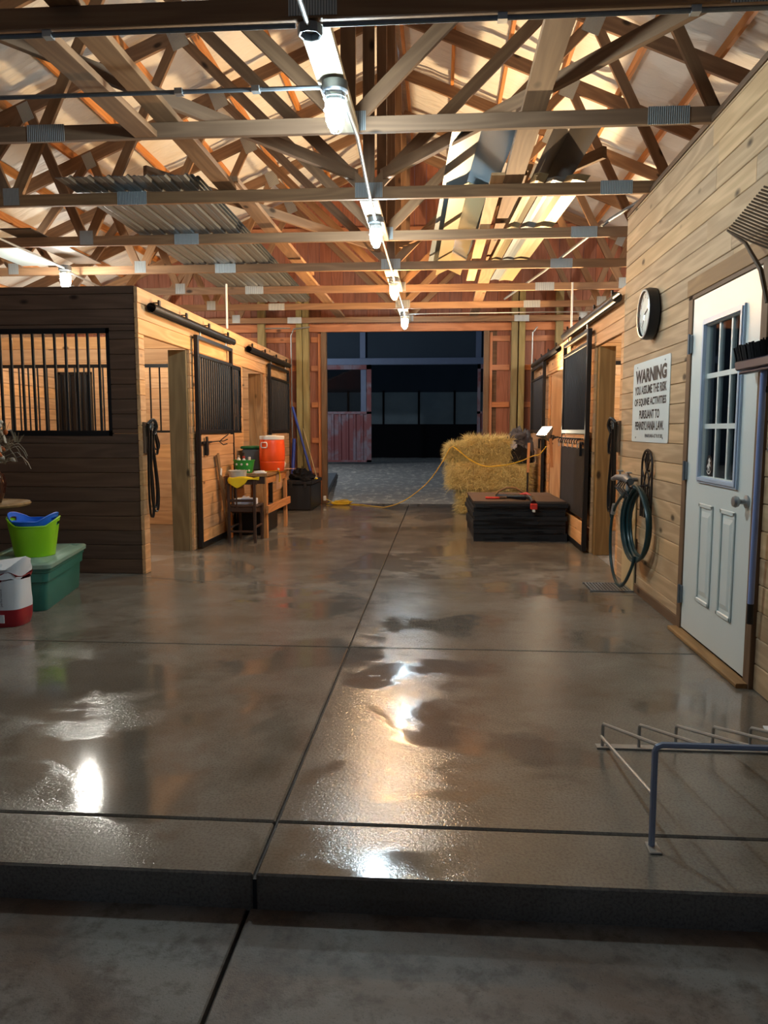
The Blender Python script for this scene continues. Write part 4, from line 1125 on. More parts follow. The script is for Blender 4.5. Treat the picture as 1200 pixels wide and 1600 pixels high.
# bits and lead ropes hung on both corner boards
def lead_set(x, y, side, label, zt=1.30):
    t = thing('lead_ropes', (x, y, zt), label, 'lead ropes')
    board('hook_board', (x, y, zt - 0.23), (x, y, zt + 0.04), 0.10, 0.022, 'browntrim', t, 0.003, up=(0, 1, 0))
    for k in range(3):
        MB().tube([(x + side * 0.012, y - 0.03 + 0.03 * k, zt), (x + side * 0.05, y - 0.03 + 0.03 * k, zt - 0.01), (x + side * 0.06, y - 0.03 + 0.03 * k, zt + 0.03)], 0.005, 6).build('hook', 'galv', t, wm=Matrix())
    rr = random.Random(int(y * 100))
    for k in range(5):
        yy = y - 0.05 + 0.035 * k; xx = x + side * (0.035 + 0.01 * (k % 2)); L = (0.78, 0.70, 0.74, 0.24, 0.2)[k]
        w = 0.05 + 0.02 * (k % 3)
        p = [(xx, yy, zt + 0.03), (xx, yy + 0.01 + w * 0.6, zt - L * 0.3), (xx + side * 0.01, yy + w * 1.3, zt - L * 0.75), (xx + side * 0.01, yy + w, zt - L), (xx, yy + w * 0.2, zt - L * 0.97), (xx, yy - 0.01, zt - L * 0.6), (xx + side * 0.012, yy - 0.006, zt + 0.028)]
        MB().tube(smooth(p), 0.01, 6, flat=(0.022, 0.006)).build('strap', 'leather', t, wm=Matrix())
    for k in range(6):
        c = Vector((x + side * (0.045 + 0.012 * (k % 2)), y - 0.03 + 0.02 * k, zt + 0.02 - 0.03 * (k % 3)))
        MB().tube([c + Vector((0, 0.025 * math.cos(a * PI / 6), 0.025 * math.sin(a * PI / 6))) for a in range(12)], 0.004, 5, True).build('ring', 'galv', t, wm=Matrix())
    MB().tube(smooth([(x + side * 0.045, y - 0.05, zt + 0.03), (x + side * 0.075, y - 0.01, zt + 0.06), (x + side * 0.08, y + 0.05, zt + 0.0), (x + side * 0.06, y + 0.02, zt - 0.07)]), 0.014, 6).build('knot', 'leather', t, True, wm=Matrix())
    return t
lead_set(-2.578, 6.61, 1, 'black lead ropes and straps hung on the left stall corner')
lead_set(1.538, 6.80, -1, 'dark lead ropes and straps hung at the right stall opening', 1.31)

# ================================================================== BIKE RACK
bk = thing('bike_rack', (0.64, 2.28, 0), 'low blue grey wire bike rack standing on the wet floor at the right', 'rack')
yB, yF, zF, zb_ = 3.03, 2.285, 0.325, 0.10
x0_, x1_ = 0.655, 1.38
MB().box(0.635, 1.40, yB - 0.02, yB + 0.02, 0.001, 0.007).build('base_bar', 'racktan', bk, wm=Matrix())
for x in (0.68, 0.90, 1.13, 1.36):
    MB().lathe([(0, 0.007), (0.006, 0.007), (0.005, 0.011), (0, 0.012)], 8, x, yB).build('bolt', 'dullgalv', bk, wm=Matrix())
MB().tube([(x0_, yF, 0.006), (x0_, yF, zF - 0.02), (x0_ + 0.006, yF, zF - 0.006), (x0_ + 0.02, yF, zF), (x1_ - 0.02, yF, zF), (x1_, yF, zF - 0.02), (x1_, yF, 0.006)], 0.010, 8).build('front_hoop', 'rackblue', bk, True, wm=Matrix())
for x in (x0_, x1_):
    MB().box(x - 0.016, x + 0.022, yF - 0.045, yF + 0.022, 0.001, 0.006, 0.002).build('foot_plate', 'racktan', bk, wm=Matrix())
    MB().rod((x, yB, 0.045), (x, yF, 0.165), 0.0065, 8).build('side_brace', 'racktan', bk, True, wm=Matrix())
for i in range(6):
    x = 0.66 + 0.1435 * i
    MB().tube([(x, yB, 0.004), (x, yB, zb_ - 0.01), (x + 0.002, yB - 0.008, zb_), (x + 0.012, yF, zF - 0.004)], 0.0065, 8).build('wheel_wire', 'racktan', bk, True, wm=Matrix())
pp = thing('folded_paper', (1.27, 2.93, 0.05), 'folded white paper caught on the wires of the bike rack', 'paper')
MB().prism([(-0.03, -0.02), (0.22, -0.06), (0.25, 0.05), (0.01, 0.10)], 0, 0.006).build('sheet', 'paper', pp, wm=Matrix.Translation((1.27, 2.93, 0.125)) @ Matrix.Rotation(-0.22, 4, 'X'))
MB().prism([(0.0, 0.0), (0.20, -0.03), (0.2, 0.02), (0.02, 0.05)], 0.0065, 0.0075).build('printed_strip', 'boxblue', pp, wm=Matrix.Translation((1.27, 2.93, 0.125)) @ Matrix.Rotation(-0.22, 4, 'X'))

# ================================================================== LEFT FRONT CORNER
tt = thing('storage_tote', (-2.71, 5.09, 0), 'large teal plastic storage tote with a grey green lid on the floor', 'tote', rz=math.radians(11.3))
w, d, h = 0.52, 0.98, 0.345
def tub_shell(w, d, h, inset, z0=0.0, r=0.05):
    b = MB()
    def ring(ins, z):
        x0, x1, y0, y1 = -w + ins, -ins, ins, d - ins
        p = []
        for cx, cy, a0 in ((x1 - r, y1 - r, 0), (x0 + r, y1 - r, 90), (x0 + r, y0 + r, 180), (x1 - r, y0 + r, 270)):
            p += [(cx + r * math.cos(math.radians(a0 + 22.5 * k)), cy + r * math.sin(math.radians(a0 + 22.5 * k)), z) for k in range(5)]
        return [b.bm.verts.new(q) for q in p]
    return b, ring
b, ring = tub_shell(w, d, h, 0)
rs = [ring(0.045, 0.001), ring(0.04, 0.012), ring(0.028, h * 0.60), ring(0.014, h * 0.62), ring(0.010, h * 0.80), ring(0.002, h * 0.82), ring(0.0, h - 0.02)]
for a, c in zip(rs, rs[1:]):
    for i in range(len(a)): b.bm.faces.new((a[i], a[(i + 1) % len(a)], c[(i + 1) % len(a)], c[i]))
b.bm.faces.new(rs[0][::-1]); b.bm.faces.new(rs[-1])
b.build('body', 'toteteal', tt, True)
b, ring = tub_shell(w, d, h, 0)
rs = [ring(-0.012, h - 0.035), ring(-0.014, h - 0.008), ring(-0.006, h), ring(0.03, h + 0.002), ring(0.04, h - 0.008), ring(0.06, h - 0.008), ring(0.075, h + 0.006)]
for a, c in zip(rs, rs[1:]):
    for i in range(len(a)): b.bm.faces.new((a[i], a[(i + 1) % len(a)], c[(i + 1) % len(a)], c[i]))
b.bm.faces.new(rs[0][::-1]); b.bm.faces.new(rs[-1])
b.build('lid', 'totelid', tt, True)

def flexi_tub(cx, cy, z, rb, rt, h, mat, name, label, ang, lift=0.0):
    t = thing(name, (cx, cy, z), label, 'tub')
    n = 48; b = MB(); th = 0.006
    def rimz(a):
        c = math.cos(a - ang)
        return h + 0.055 * max(0, abs(c) - 0.55) / 0.45
    rows = 10
    outer, inner = [], []
    for j in range(rows + 1):
        u = j / rows
        ro, ri = [], []
        for i in range(n):
            a = 2 * PI * i / n
            zz = u * rimz(a); r = rb + (rt - rb) * u
            ro.append(b.bm.verts.new((r * math.cos(a), r * math.sin(a), zz)))
            ri.append(b.bm.verts.new(((r - th) * math.cos(a), (r - th) * math.sin(a), max(zz - (0 if j else -th), th))))
        outer.append(ro); inner.append(ri)
    hole = lambda i, j: j == rows - 2 and (abs(math.cos(2 * PI * (i + .5) / n - ang)) > 0.955)
    for j in range(rows):
        for i in range(n):
            k = (i + 1) % n
            if hole(i, j): continue
            b.bm.faces.new((outer[j][i], outer[j][k], outer[j + 1][k], outer[j + 1][i]))
            b.bm.faces.new((inner[j][i], inner[j + 1][i], inner[j + 1][k], inner[j][k]))
    for i in range(n):
        k = (i + 1) % n
        b.bm.faces.new((outer[rows][i], outer[rows][k], inner[rows][k], inner[rows][i]))
    for j in range(rows):
        for i in range(n):
            if hole(i, j):
                k = (i + 1) % n
                b.bm.faces.new((outer[j][i], outer[j][k], inner[j][k], inner[j][i]))
                b.bm.faces.new((outer[j + 1][i], outer[j + 1][k], inner[j + 1][k], inner[j + 1][i]))
    b.bm.faces.new(outer[0][::-1]); b.bm.faces.new(inner[0])
    b.build('shell', mat, t, True)
    m = MB()
    m.tube([((rt - 0.002) * math.cos(2 * PI * i / n), (rt - 0.002) * math.sin(2 * PI * i / n), rimz(2 * PI * i / n)) for i in range(n)], 0.006, 6, True)
    m.build('rim', mat, t, True)
    return t
flexi_tub(-2.985, 5.42, 0.353, 0.138, 0.182, 0.225, 'lime', 'lime_tub', 'lime green flexible tub on the teal tote lid', 0.35)
flexi_tub(-2.985, 5.42, 0.366, 0.126, 0.170, 0.245, 'blue', 'blue_tub', 'blue flexible tub nested inside the lime tub', 0.05)

# feed bag
fb = thing('feed_bag', (-2.94, 4.78, 0), 'white and red paper feed bag with a crumpled open top, cut by the left edge', 'bag')
def bag(z0, z1, n=36, rows=10, crumple=0.004, flare=0.0, name='bag', mat='bagwhite', off=0.0, wx=0.235, wy=0.13):
    b = MB(); rings = []
    for j in range(rows + 1):
        u = j / rows; z = z0 + (z1 - z0) * u; ring = []
        for i in range(n):
            a = 2 * PI * i / n
            c, s = math.cos(a), math.sin(a)
            e = 0.55
            x = wx * math.copysign(abs(c) ** e, c); y = wy * math.copysign(abs(s) ** e, s)
            k = 1 - 0.07 * (1 - min(1, (z + 0.02) / 0.08)) ** 2 + 0.06 * z + flare * u
            nz = mnoise.noise(Vector((x * 9, y * 9 + 3, z * 12 + off))) * crumple * 4
            ring.append(b.bm.verts.new((x * k + nz, y * k + nz, z + (nz * 2 if z > 0.3 else 0))))
        rings.append(ring)
    for a, c in zip(rings, rings[1:]):
        for i in range(n): b.bm.faces.new((a[i], a[(i + 1) % n], c[(i + 1) % n], c[i]))
    return b, rings
b, r_ = bag(0.002, 0.115, rows=5, crumple=0.002); b.bm.faces.new(r_[0][::-1]); b.build('red_base', 'bagred', fb, True)
b, r_ = bag(0.115, 0.31, rows=8, crumple=0.0015); b.build('white_body', 'bagwhite', fb, True)
b, r_ = bag(0.305, 0.34, rows=3, crumple=0.008, flare=0.05, off=2); b.build('red_fold', 'bagred', fb, True)
b, r_ = bag(0.335, 0.415, rows=6, crumple=0.014, flare=0.0, off=5)
b.bm.faces.new(r_[-1]); b.build('crumpled_top', 'bagwhite', fb, True)
bwm = lambda x, z: Matrix.Translation((-2.94 + x, 4.78 - 0.1405, z)) @ Matrix.Rotation(PI / 2, 4, 'X') @ Matrix.Rotation(PI / 2, 4, 'Z')
fit_text('EQUUS', 0.105, 0.026, bwm(0.075, 0.19), fb, 'greyink', 0.01)
fit_text('Blend', 0.070, 0.020, bwm(0.107, 0.21), fb, 'greyink', 0.01)
fit_text('performance', 0.115, 0.022, bwm(0.145, 0.20), fb, 'greyink', 0.01)
MB().box(-2.94 + 0.10, -2.94 + 0.155, 4.78 - 0.140, 4.78 - 0.134, 0.035, 0.088).build('blank_label', 'paper', fb, wm=Matrix())

# round table with the dried arrangement
rt = thing('round_side_table', (-3.555, 5.75, 0), 'small round wooden side table at the left edge behind the lime tub', 'table')
MB().lathe([(0, 0.675), (0.30, 0.675), (0.325, 0.682), (0.333, 0.695), (0.325, 0.708), (0, 0.710)], 40).build('tabletop', 'oldwood', rt, True)
MB().lathe([(0.035, 0.04), (0.045, 0.12), (0.03, 0.2), (0.04, 0.38), (0.028, 0.5), (0.05, 0.62), (0.06, 0.675)], 16).build('pedestal', 'darkwood', rt, True)
for k in range(3):
    a = 1.4 + k * 2 * PI / 3
    MB().tube([(0, 0, 0.12), (0.10 * math.cos(a), 0.10 * math.sin(a), 0.10), (0.2 * math.cos(a), 0.2 * math.sin(a), 0.018)], [0.026, 0.022, 0.016], 8).build('leg', 'darkwood', rt, True)
vs = thing('vase', (-3.44, 5.68, 0.71), 'glossy dark brown vase on the round side table', 'vase')
MB().lathe([(0, 0.0), (0.055, 0.0), (0.06, 0.015), (0.085, 0.08), (0.098, 0.15), (0.085, 0.215), (0.05, 0.25), (0.042, 0.265), (0.05, 0.28), (0.04, 0.278), (0.0, 0.26)], 28).build('pot', 'brownglaze', vs, True)
tn = thing('silver_tin', (-3.43, 5.52, 0.71), 'small shallow silver tin in front of the brown vase', 'tin')
MB().lathe([(0, 0), (0.075, 0), (0.077, 0.028), (0.07, 0.03), (0, 0.03)], 24).build('tin_body', 'galv', tn, True)
db = thing('dried_bouquet', (-3.44, 5.68, 0.975), 'dried stems with orange pods and pale leaves standing in the brown vase', 'dried flowers')
rr = random.Random(5)
stems = []
for k in range(90):
    a = rr.uniform(0, 2 * PI); s = rr.uniform(0.03, 0.24); hgt = rr.uniform(0.08, 0.40)
    tip = Vector((s * math.cos(a), s * math.sin(a), hgt - 0.25 * s))
    m = MB(); m.tube([(0, 0, -0.05), (tip.x * 0.3, tip.y * 0.3, tip.z * 0.6), tuple(tip)], [0.004, 0.003, 0.002], 5)
    m.build('stem', 'drystem', db)
    if k % 3 == 0:
        MB().lathe([(0, -0.03), (0.014, -0.018), (0.018, 0), (0.012, 0.018), (0, 0.03)], 8).build('pod', 'drypod' if k % 2 == 0 else 'palefeather', db, True, wm=WM[db.name] @ Matrix.Translation(tip) @ Matrix.Rotation(rr.uniform(0.3, 1.8), 4, 'X') @ Matrix.Rotation(rr.uniform(0, 3), 4, 'Y'))
    elif k % 3 == 1:
        d = Vector((math.cos(a), math.sin(a), 0))
        MB().tube([tuple(tip), tuple(tip + d * 0.04 + Vector((0, 0, 0.01))), tuple(tip + d * 0.08 - Vector((0, 0, 0.04))), tuple(tip + d * 0.10 - Vector((0, 0, 0.09)))], 0.01, 4, flat=(0.016, 0.002)).build('leaf', 'palefeather', db)
    else:
        m = MB()
        for q in range(14):
            p = tip + Vector((rr.uniform(-.04, .04), rr.uniform(-.04, .04), rr.uniform(-.05, .04)))
            m.rod(tuple(tip - Vector((0, 0, 0.05))), tuple(p), 0.0018, 4)
        o = m.build('seed_head', 'drystem', db); o['kind'] = 'stuff'

# ================================================================== LEFT ROW: HOOKS, LEANING BOARD, CHAIR, BENCH
hk = thing('bridle_hook', (-2.50, 8.15, 1.12), 'black three pronged bridle hook on the near left stall door', 'hook')
MB().box(-2.52, -2.508, 8.08, 8.34, 1.13, 1.15).build('bar', 'black', hk, wm=Matrix())
for k in range(3):
    y = 8.30 + 0.02 * k
    MB().tube([(-2.508, y - 0.04, 1.14), (-2.42, y, 1.15), (-2.38, y + 0.03, 1.15 + 0.04 * (k - 1)), (-2.34, y + 0.05, 1.17 + 0.05 * (k - 1))], 0.006, 6).build('prong', 'black', hk, True, wm=Matrix())
MB().tube([(-2.505, 8.14, 1.20), (-2.495, 8.14, 1.05), (-2.50, 8.15, 1.0)], 0.01, 6, flat=(0.05, 0.012)).build('snap_strap', 'leather', hk, wm=Matrix())
lb = thing('leaning_board', (-2.45, 8.75, 0), 'old board with a white tag leaning on the near left stall door', 'board')
board('board', (-2.455, 8.78, 0.006), (-2.500, 8.50, 1.0), 0.085, 0.02, 'oldwood', lb, up=(0, 1, 0))
MB().box(-0.013, -0.0105, -0.03, 0.03, -0.04, 0.04).build('white_tag', 'paper', lb, wm=Matrix.Translation((-2.488, 8.557, 0.80)) @ Matrix.Rotation(PI, 4, 'Z') @ Matrix.Rotation(0.3, 4, 'X'))

ch = thing('wooden_chair', (-2.21, 8.6, 0), 'dark wooden chair with a high back drawn up before the workbench', 'chair')
for x in (-2.37, -2.075):
    board('leg', (x, 8.46, 0.0), (x, 8.46, 0.74), 0.03, 0.03, 'darkwood', ch, 0.004, up=(1, 0, 0))
    board('leg', (x + (0.04 if x < -2.2 else 0.0), 8.80, 0.0), (x + (0.04 if x < -2.2 else 0.0), 8.80, 0.40), 0.03, 0.03, 'darkwood', ch, 0.004, up=(1, 0, 0))
MB().box(-2.39, -2.055, 8.475, 8.82, 0.40, 0.425, 0.006).build('seat', 'darkwood', ch, wm=Matrix())
board('apron', (-2.37, 8.478, 0.375), (-2.075, 8.478, 0.375), 0.045, 0.015, 'darkwood', ch)
board('top_rail', (-2.40, 8.46, 0.70), (-2.045, 8.46, 0.70), 0.075, 0.02, 'darkwood', ch)
board('back_rail', (-2.37, 8.46, 0.48), (-2.075, 8.46, 0.48), 0.03, 0.016, 'darkwood', ch)
for x in (-2.325, -2.28): board('back_slat', (x, 8.46, 0.425), (x, 8.46, 0.68), 0.016, 0.012, 'darkwood', ch, up=(1, 0, 0))
for z in (0.13,):
    board('stretcher', (-2.37, 8.46, z), (-2.075, 8.46, z), 0.022, 0.02, 'darkwood', ch)
    for x in (-2.35, -2.075): board('stretcher', (x, 8.46, z + 0.05), (x, 8.80, z + 0.05), 0.02, 0.018, 'darkwood', ch)
tb = thing('tissue_box', (-2.20, 8.62, 0.426), 'white and blue tissue box lying on the chair seat', 'box')
MB().box(-2.33, -2.09, 8.55, 8.69, 0.426, 0.495, 0.004).build('carton', 'paper', tb, wm=Matrix())
MB().box(-2.25, -2.085, 8.545, 8.62, 0.44, 0.5, 0.002).build('printed_side', 'boxblue', tb, wm=Matrix())
MB().prism([(-0.05, -0.02), (0.05, -0.02), (0.03, 0.03), (0.0, 0.015), (-0.04, 0.04)], 0, 0.01).build('tissue', 'boxblue', tb, wm=Matrix.Translation((-2.21, 8.62, 0.496)) @ Matrix.Rotation(0.5, 4, 'X'))

wb = thing('workbench', (-2.27, 9.4, 0), 'rough wooden workbench carrying the orange cooler along the left stall', 'workbench')
for i in range(4):
    x = -2.45 + 0.125 * i
    board('top_plank', (x, 8.84, 0.745), (x, 10.12, 0.745), 0.122, 0.028, 'oldwood', wb, 0.003, up=(1, 0, 0))
for x in (-2.475, -2.045):
    for y in (8.89, 10.03): board('leg', (x, y, 0), (x, y, 0.731), 0.075, 0.04, 'purlin', wb, 0.003, up=(0, 1, 0))
    board('apron', (x, 8.89, 0.685), (x, 10.03, 0.685), 0.085, 0.03, 'purlin', wb, 0.003)
board('side_rail', (-2.009, 8.80, 0.345), (-2.009, 10.13, 0.345), 0.09, 0.03, 'purlin', wb, 0.003)
board('end_apron', (-2.475, 8.86, 0.685), (-2.045, 8.86, 0.685), 0.085, 0.025, 'darkwood', wb, 0.003)
board('shelf_board', (-2.30, 8.9, 0.30), (-2.30, 10.03, 0.30), 0.36, 0.02, 'darkwood', wb, 0.003, up=(1, 0, 0))
MB().box(-2.024, -2.020, 9.38, 9.68, 0.54, 0.725).build('paper_tag', 'pinkpaper', wb, wm=Matrix(), label='tan paper tag hanging on the side')
dk_ = thing('dark_crate', (-2.3, 9.55, 0), 'black crate stowed under the workbench', 'crate')
MB().box(-2.47, -2.13, 9.15, 9.93, 0.002, 0.27, 0.012).build('crate_body', 'blackplastic', dk_, wm=Matrix())
MB().box(-2.48, -2.12, 9.14, 9.94, 0.271, 0.288, 0.006).build('crate_lid', 'blackplastic', dk_, wm=Matrix())

cl = thing('drink_cooler', (-1.985, 9.22, 0.7605), 'orange barrel drink cooler with a white lid on the workbench', 'cooler')
WM[cl.name] = T(-2.10, 9.52, 0.7605); _put(cl, WM[cl.name], None)
prof = [(0, 0.0), (0.140, 0.0), (0.148, 0.012), (0.155, 0.10), (0.157, 0.113), (0.153, 0.118), (0.153, 0.124)]
MB().lathe(prof, 36).build('lower_body', 'orange', cl, True)
b = MB(); n = 72; rings = []
for z, r in ((0.124, 0.154), (0.13, 0.156), (0.20, 0.159), (0.265, 0.158), (0.27, 0.1585), (0.34, 0.155), (0.388, 0.150), (0.392, 0.148)):
    rings.append([b.bm.verts.new(((r + (0.0022 if (i % 2 and 0.128 < z < 0.268) else 0)) * math.cos(2 * PI * i / n), (r + (0.0022 if (i % 2 and 0.128 < z < 0.268) else 0)) * math.sin(2 * PI * i / n), z)) for i in range(n)])
for a, c in zip(rings, rings[1:]):
    for i in range(n): b.bm.faces.new((a[i], a[(i + 1) % n], c[(i + 1) % n], c[i]))
b.build('ribbed_body', 'orange', cl, True)
MB().lathe([(0.150, 0.392), (0.155, 0.394), (0.156, 0.43), (0.150, 0.437), (0.06, 0.442), (0.05, 0.447), (0, 0.448)], 36).build('lid', 'white', cl, True, label='white screw lid')
for a in (-2.0, 1.15):
    m = MB(); pts = [(0.045 * x, 0, 0.045 * z) for x, z in ((-1, -.45), (-1, .45), (-.75, .7), (.75, .7), (1, .45), (1, -.45), (.8, -.7), (-.8, -.7))]
    m.tube(pts, 0.0075, 6, True)
    m.build('handle', 'white', cl, True, wm=WM[cl.name] @ Matrix.Rotation(a, 4, 'Z') @ Matrix.Translation((0.163, 0, 0.325)) @ Matrix.Rotation(PI / 2, 4, 'Z'), label='white carry handle')
MB().rod((0.10, -0.13, 0.03), (0.115, -0.155, 0.03), 0.012, 8).build('spigot', 'white', cl, True)

t2 = thing('bench_tote', (-2.37, 9.82, 0.7605), 'grey storage tote with a green lid on the workbench behind the cooler', 'tote')
b = MB(); b.prism([(-0.15, -0.17), (0.15, -0.17), (0.15, 0.17), (-0.15, 0.17)], 0, 0.27, 0.015); b.build('body', 'greyplastic', t2)
MB().prism([(-0.165, -0.185), (0.165, -0.185), (0.165, 0.185), (-0.165, 0.185)], 0.271, 0.305, 0.01).build('lid', 'greenlid', t2)
def pail(cx, cy, z, rb, rt, h, mat, name, label, cat='bucket'):
    t = thing(name, (cx, cy, z), label, cat)
    MB().lathe([(0, 0), (rb, 0), (rb + 0.003, 0.004), (rt, h - 0.012), (rt + 0.006, h - 0.01), (rt + 0.006, h), (rt - 0.002, h), (rb - 0.002, 0.008), (0, 0.008)], 24).build('bucket_wall', mat, t, True)
    return t
gp = pail(-2.345, 9.08, 0.7605, 0.095, 0.125, 0.155, 'greenpail', 'green_pail', 'green and white patterned pail full of bottles on the workbench')
for k in range(7):
    a = k * 0.9
    MB().lathe([(0, 0), (0.014, 0.002), (0.012, 0.008), (0, 0.009)], 10).build('dot', 'white', gp, True, wm=WM[gp.name] @ Matrix.Rotation(-PI / 2 + (k - 3) * 0.27, 4, 'Z') @ Matrix.Translation((0.098 + 0.030 * (0.03 + 0.09 * (k % 2)) / 0.155, 0, 0.03 + 0.075 * (k % 2))) @ Matrix.Rotation(PI / 2, 4, 'Y'))
for k, (dx, dy, hh2, mt, lb2) in enumerate(((-0.06, -0.02, 0.20, 'pinkpaper', 'pink topped bottle standing in the green pail'), (0.01, -0.05, 0.19, 'red_tool', 'red capped bottle standing in the green pail'),
                                       (0.06, 0.02, 0.18, 'white', 'white capped bottle standing in the green pail'), (-0.02, 0.05, 0.23, 'blackplastic', 'black spray bottle standing in the green pail'))):
    o = thing('bottle', (-2.345 + dx, 9.08 + dy, 0.7695), lb2, 'bottle', group='bottles in the green pail')
    MB().lathe([(0, 0), (0.024, 0), (0.025, hh2 * 0.75), (0.012, hh2 * 0.85), (0.012, hh2 - 0.02)], 12).build('bottle_body', 'white' if mt != 'blackplastic' else mt, o, True)
    MB().lathe([(0.016, hh2 - 0.022), (0.016, hh2), (0, hh2 + 0.002)], 12).build('cap', mt, o, True)
cb = pail(-2.325, 8.70, 0.66, 0.085, 0.105, 0.15, 'clearplastic', 'clear_bucket', 'cloudy white bucket hanging at the front of the workbench')
MB().tube([(-0.105, 0.0, 0.14), (-0.06, 0.08, 0.125), (0.0, 0.115, 0.12), (0.06, 0.08, 0.125), (0.105, 0.0, 0.14)], 0.003, 6).build('bail', 'galv', cb)
rg = thing('yellow_rag', (-2.2, 8.43, 0.74), 'yellow cloth draped over the chair back below the bucket', 'cloth')
b = MB(); nu, nv = 14, 14; vv = []
for i in range(nu + 1):
    row = []
    for j in range(nv + 1):
        u, v = i / nu, j / nv
        x = -2.36 + 0.34 * u
        drop = 0.115 * (1 - abs(u - 0.28) * 1.4) if u < 0.6 else 0.05 * (1.3 - u)
        z = 0.742 - max(0.02, drop) * max(0, v - 0.25) / 0.75 - 0.008 * math.sin(9 * u + 5 * v)
        y = 8.475 - 0.035 * min(1, v * 3) - 0.010 * math.sin(11 * u) * v - 0.006
        row.append(b.bm.verts.new((x + 0.02 * math.sin(3 * v) * (u - .5), y, z)))
    vv.append(row)
for i in range(nu):
    for j in range(nv): b.bm.faces.new((vv[i][j], vv[i + 1][j], vv[i + 1][j + 1], vv[i][j + 1]))
o = b.build('cloth', 'yellowcloth', rg, True, wm=Matrix()); o.modifiers.new('thickness', 'SOLIDIFY').thickness = 0.004

def lump(name, loc, size, mat, label, cat, seed=0, rough=0.25, n=26, fold=3.0, group=None, parent=None, flat=True):
    b = MB(); rings = []
    for j in range(n + 1):
        th = PI * j / n; ring = []
        for i in range(n):
            ph = 2 * PI * i / n
            d = Vector((math.sin(th) * math.cos(ph), math.sin(th) * math.sin(ph), math.cos(th)))
            k = 1 + rough * mnoise.noise(d * fold + Vector((seed, seed * 1.7, 0))) + rough * 0.5 * mnoise.noise(d * fold * 2.7 + Vector((seed, 0, 3)))
            p = Vector((d.x * size[0], d.y * size[1], d.z * size[2])) * k
            if flat and p.z < 0: p.z = max(p.z, -size[2] * 0.02) if j > n // 2 else p.z
            ring.append(b.bm.verts.new(p))
        rings.append(ring)
    for a, c in zip(rings, rings[1:]):
        for i in range(n): b.bm.faces.new((a[i], a[(i + 1) % n], c[(i + 1) % n], c[i]))
    bmesh.ops.remove_doubles(b.bm, verts=b.bm.verts[:], dist=1e-5)
    if parent is not None: return b.build(name, mat, parent, True, wm=T(*loc))
    o = b.build(name, mat, None, True, wm=T(*loc))
    return tag(o, label, cat, group)
wc = lump('white_cloth', (-2.13, 8.96, 0.764), (0.085, 0.05, 0.03), 'paper', 'crumpled white cloth on the workbench in front of the cooler', 'cloth', 3)
ys = thing('yellow_strap', (-2.08, 9.05, 0.763), 'pale yellow strap around the foot of the cooler and over the bench edge', 'strap')
MB().tube(smooth([(-2.26, 9.38, 0.766), (-2.14, 9.34, 0.766), (-2.05, 9.36, 0.768), (-1.995, 9.40, 0.764), (-1.985, 9.42, 0.70), (-1.988, 9.40, 0.63)]), 0.01, 6, flat=(0.022, 0.005)).build('strap', 'yellow', ys, wm=Matrix())
pt = thing('paper_towel_roll', (-2.02, 9.9, 0.7605), 'white paper towel roll lying at the far end of the workbench', 'paper roll')
MB().lathe([(0.02, 0), (0.058, 0), (0.058, 0.24), (0.02, 0.24), (0.02, 0)], 24).build('roll', 'paper', pt, True, wm=Matrix.Translation((-2.10, 9.93, 0.8195)) @ Matrix.Rotation(-PI / 2 + 0.0, 4, 'X') @ Matrix.Rotation(0, 4, 'Y') @ Matrix.Translation((0, 0, -0.08)))
MB().lathe([(0.0, -0.002), (0.0195, -0.002), (0.0195, 0.243), (0, 0.243)], 16).build('core', 'browntrim', pt, True, wm=Matrix.Translation((-2.10, 9.93, 0.8195)) @ Matrix.Rotation(-PI / 2, 4, 'X') @ Matrix.Translation((0, 0, -0.08)))
pk = thing('pink_sheet', (-2.03, 10.02, 0.761), 'pinkish paper sheet sticking out over the bench end', 'paper')
MB().prism([(-0.09, -0.10), (0.06, -0.12), (0.12, 0.08), (-0.07, 0.10)], 0, 0.003).build('sheet', 'pinkpaper', pk)

tr = thing('storage_chest', (-2.23, 12.5, 0), 'black plastic storage chest on the floor in the far left corner', 'chest')
MB().box(-2.44, -2.03, 11.98, 13.02, 0.002, 0.41, 0.015).build('chest_body', 'blackplastic', tr, wm=Matrix())
MB().box(-2.455, -2.015, 11.965, 13.03, 0.411, 0.475, 0.012).build('chest_lid', 'blackplastic', tr, wm=Matrix())
for x in (-2.35, -2.12): MB().box(x - 0.025, x + 0.025, 11.955, 11.964, 0.36, 0.45, 0.002).build('latch', 'blackplastic', tr, wm=Matrix())
lump('black_coat', (-2.25, 12.45, 0.477), (0.19, 0.28, 0.16), 'blackcloth', 'rumpled black coat lying on the black storage chest', 'coat', 8, 0.35)
lump('cloth_bundle', (-2.12, 12.03, 0.477), (0.09, 0.08, 0.07), 'blackcloth', 'small black cloth bundle at the front of the chest lid', 'cloth', 12, 0.2)
gl = lump('work_glove', (-2.04, 12.5, 0.477), (0.035, 0.08, 0.03), 'paper', 'white glove with a yellow cuff on the chest lid', 'glove', 15, 0.3)
lump('cuff', (-2.02, 12.44, 0.477), (0.028, 0.03, 0.022), 'yellowcloth', None, None, 16, 0.2, 12, parent=gl)
bh = thing('blue_broom', (-2.3, 12.9, 0.5), 'long blue broom handle leaning in the far left corner', 'broom')
MB().rod((-2.165, 12.9, 0.48), (-2.50, 12.98, 1.66), 0.02, 10).build('handle', 'bluehandle', bh, True, wm=Matrix())
MB().rod((-2.14, 12.9, 0.50), (-2.16, 12.9, 0.478), 0.024, 10).build('ferrule', 'blackplastic', bh, True, wm=Matrix())
b2 = thing('blue_shovel', (-2.45, 13.0, 0.48), 'short blue handle standing behind the paper towel roll', 'tool handle')
MB().rod((-2.47, 12.75, 0.48), (-2.475, 12.95, 1.12), 0.03, 10).build('handle', 'bluehandle', b2, True, wm=Matrix())
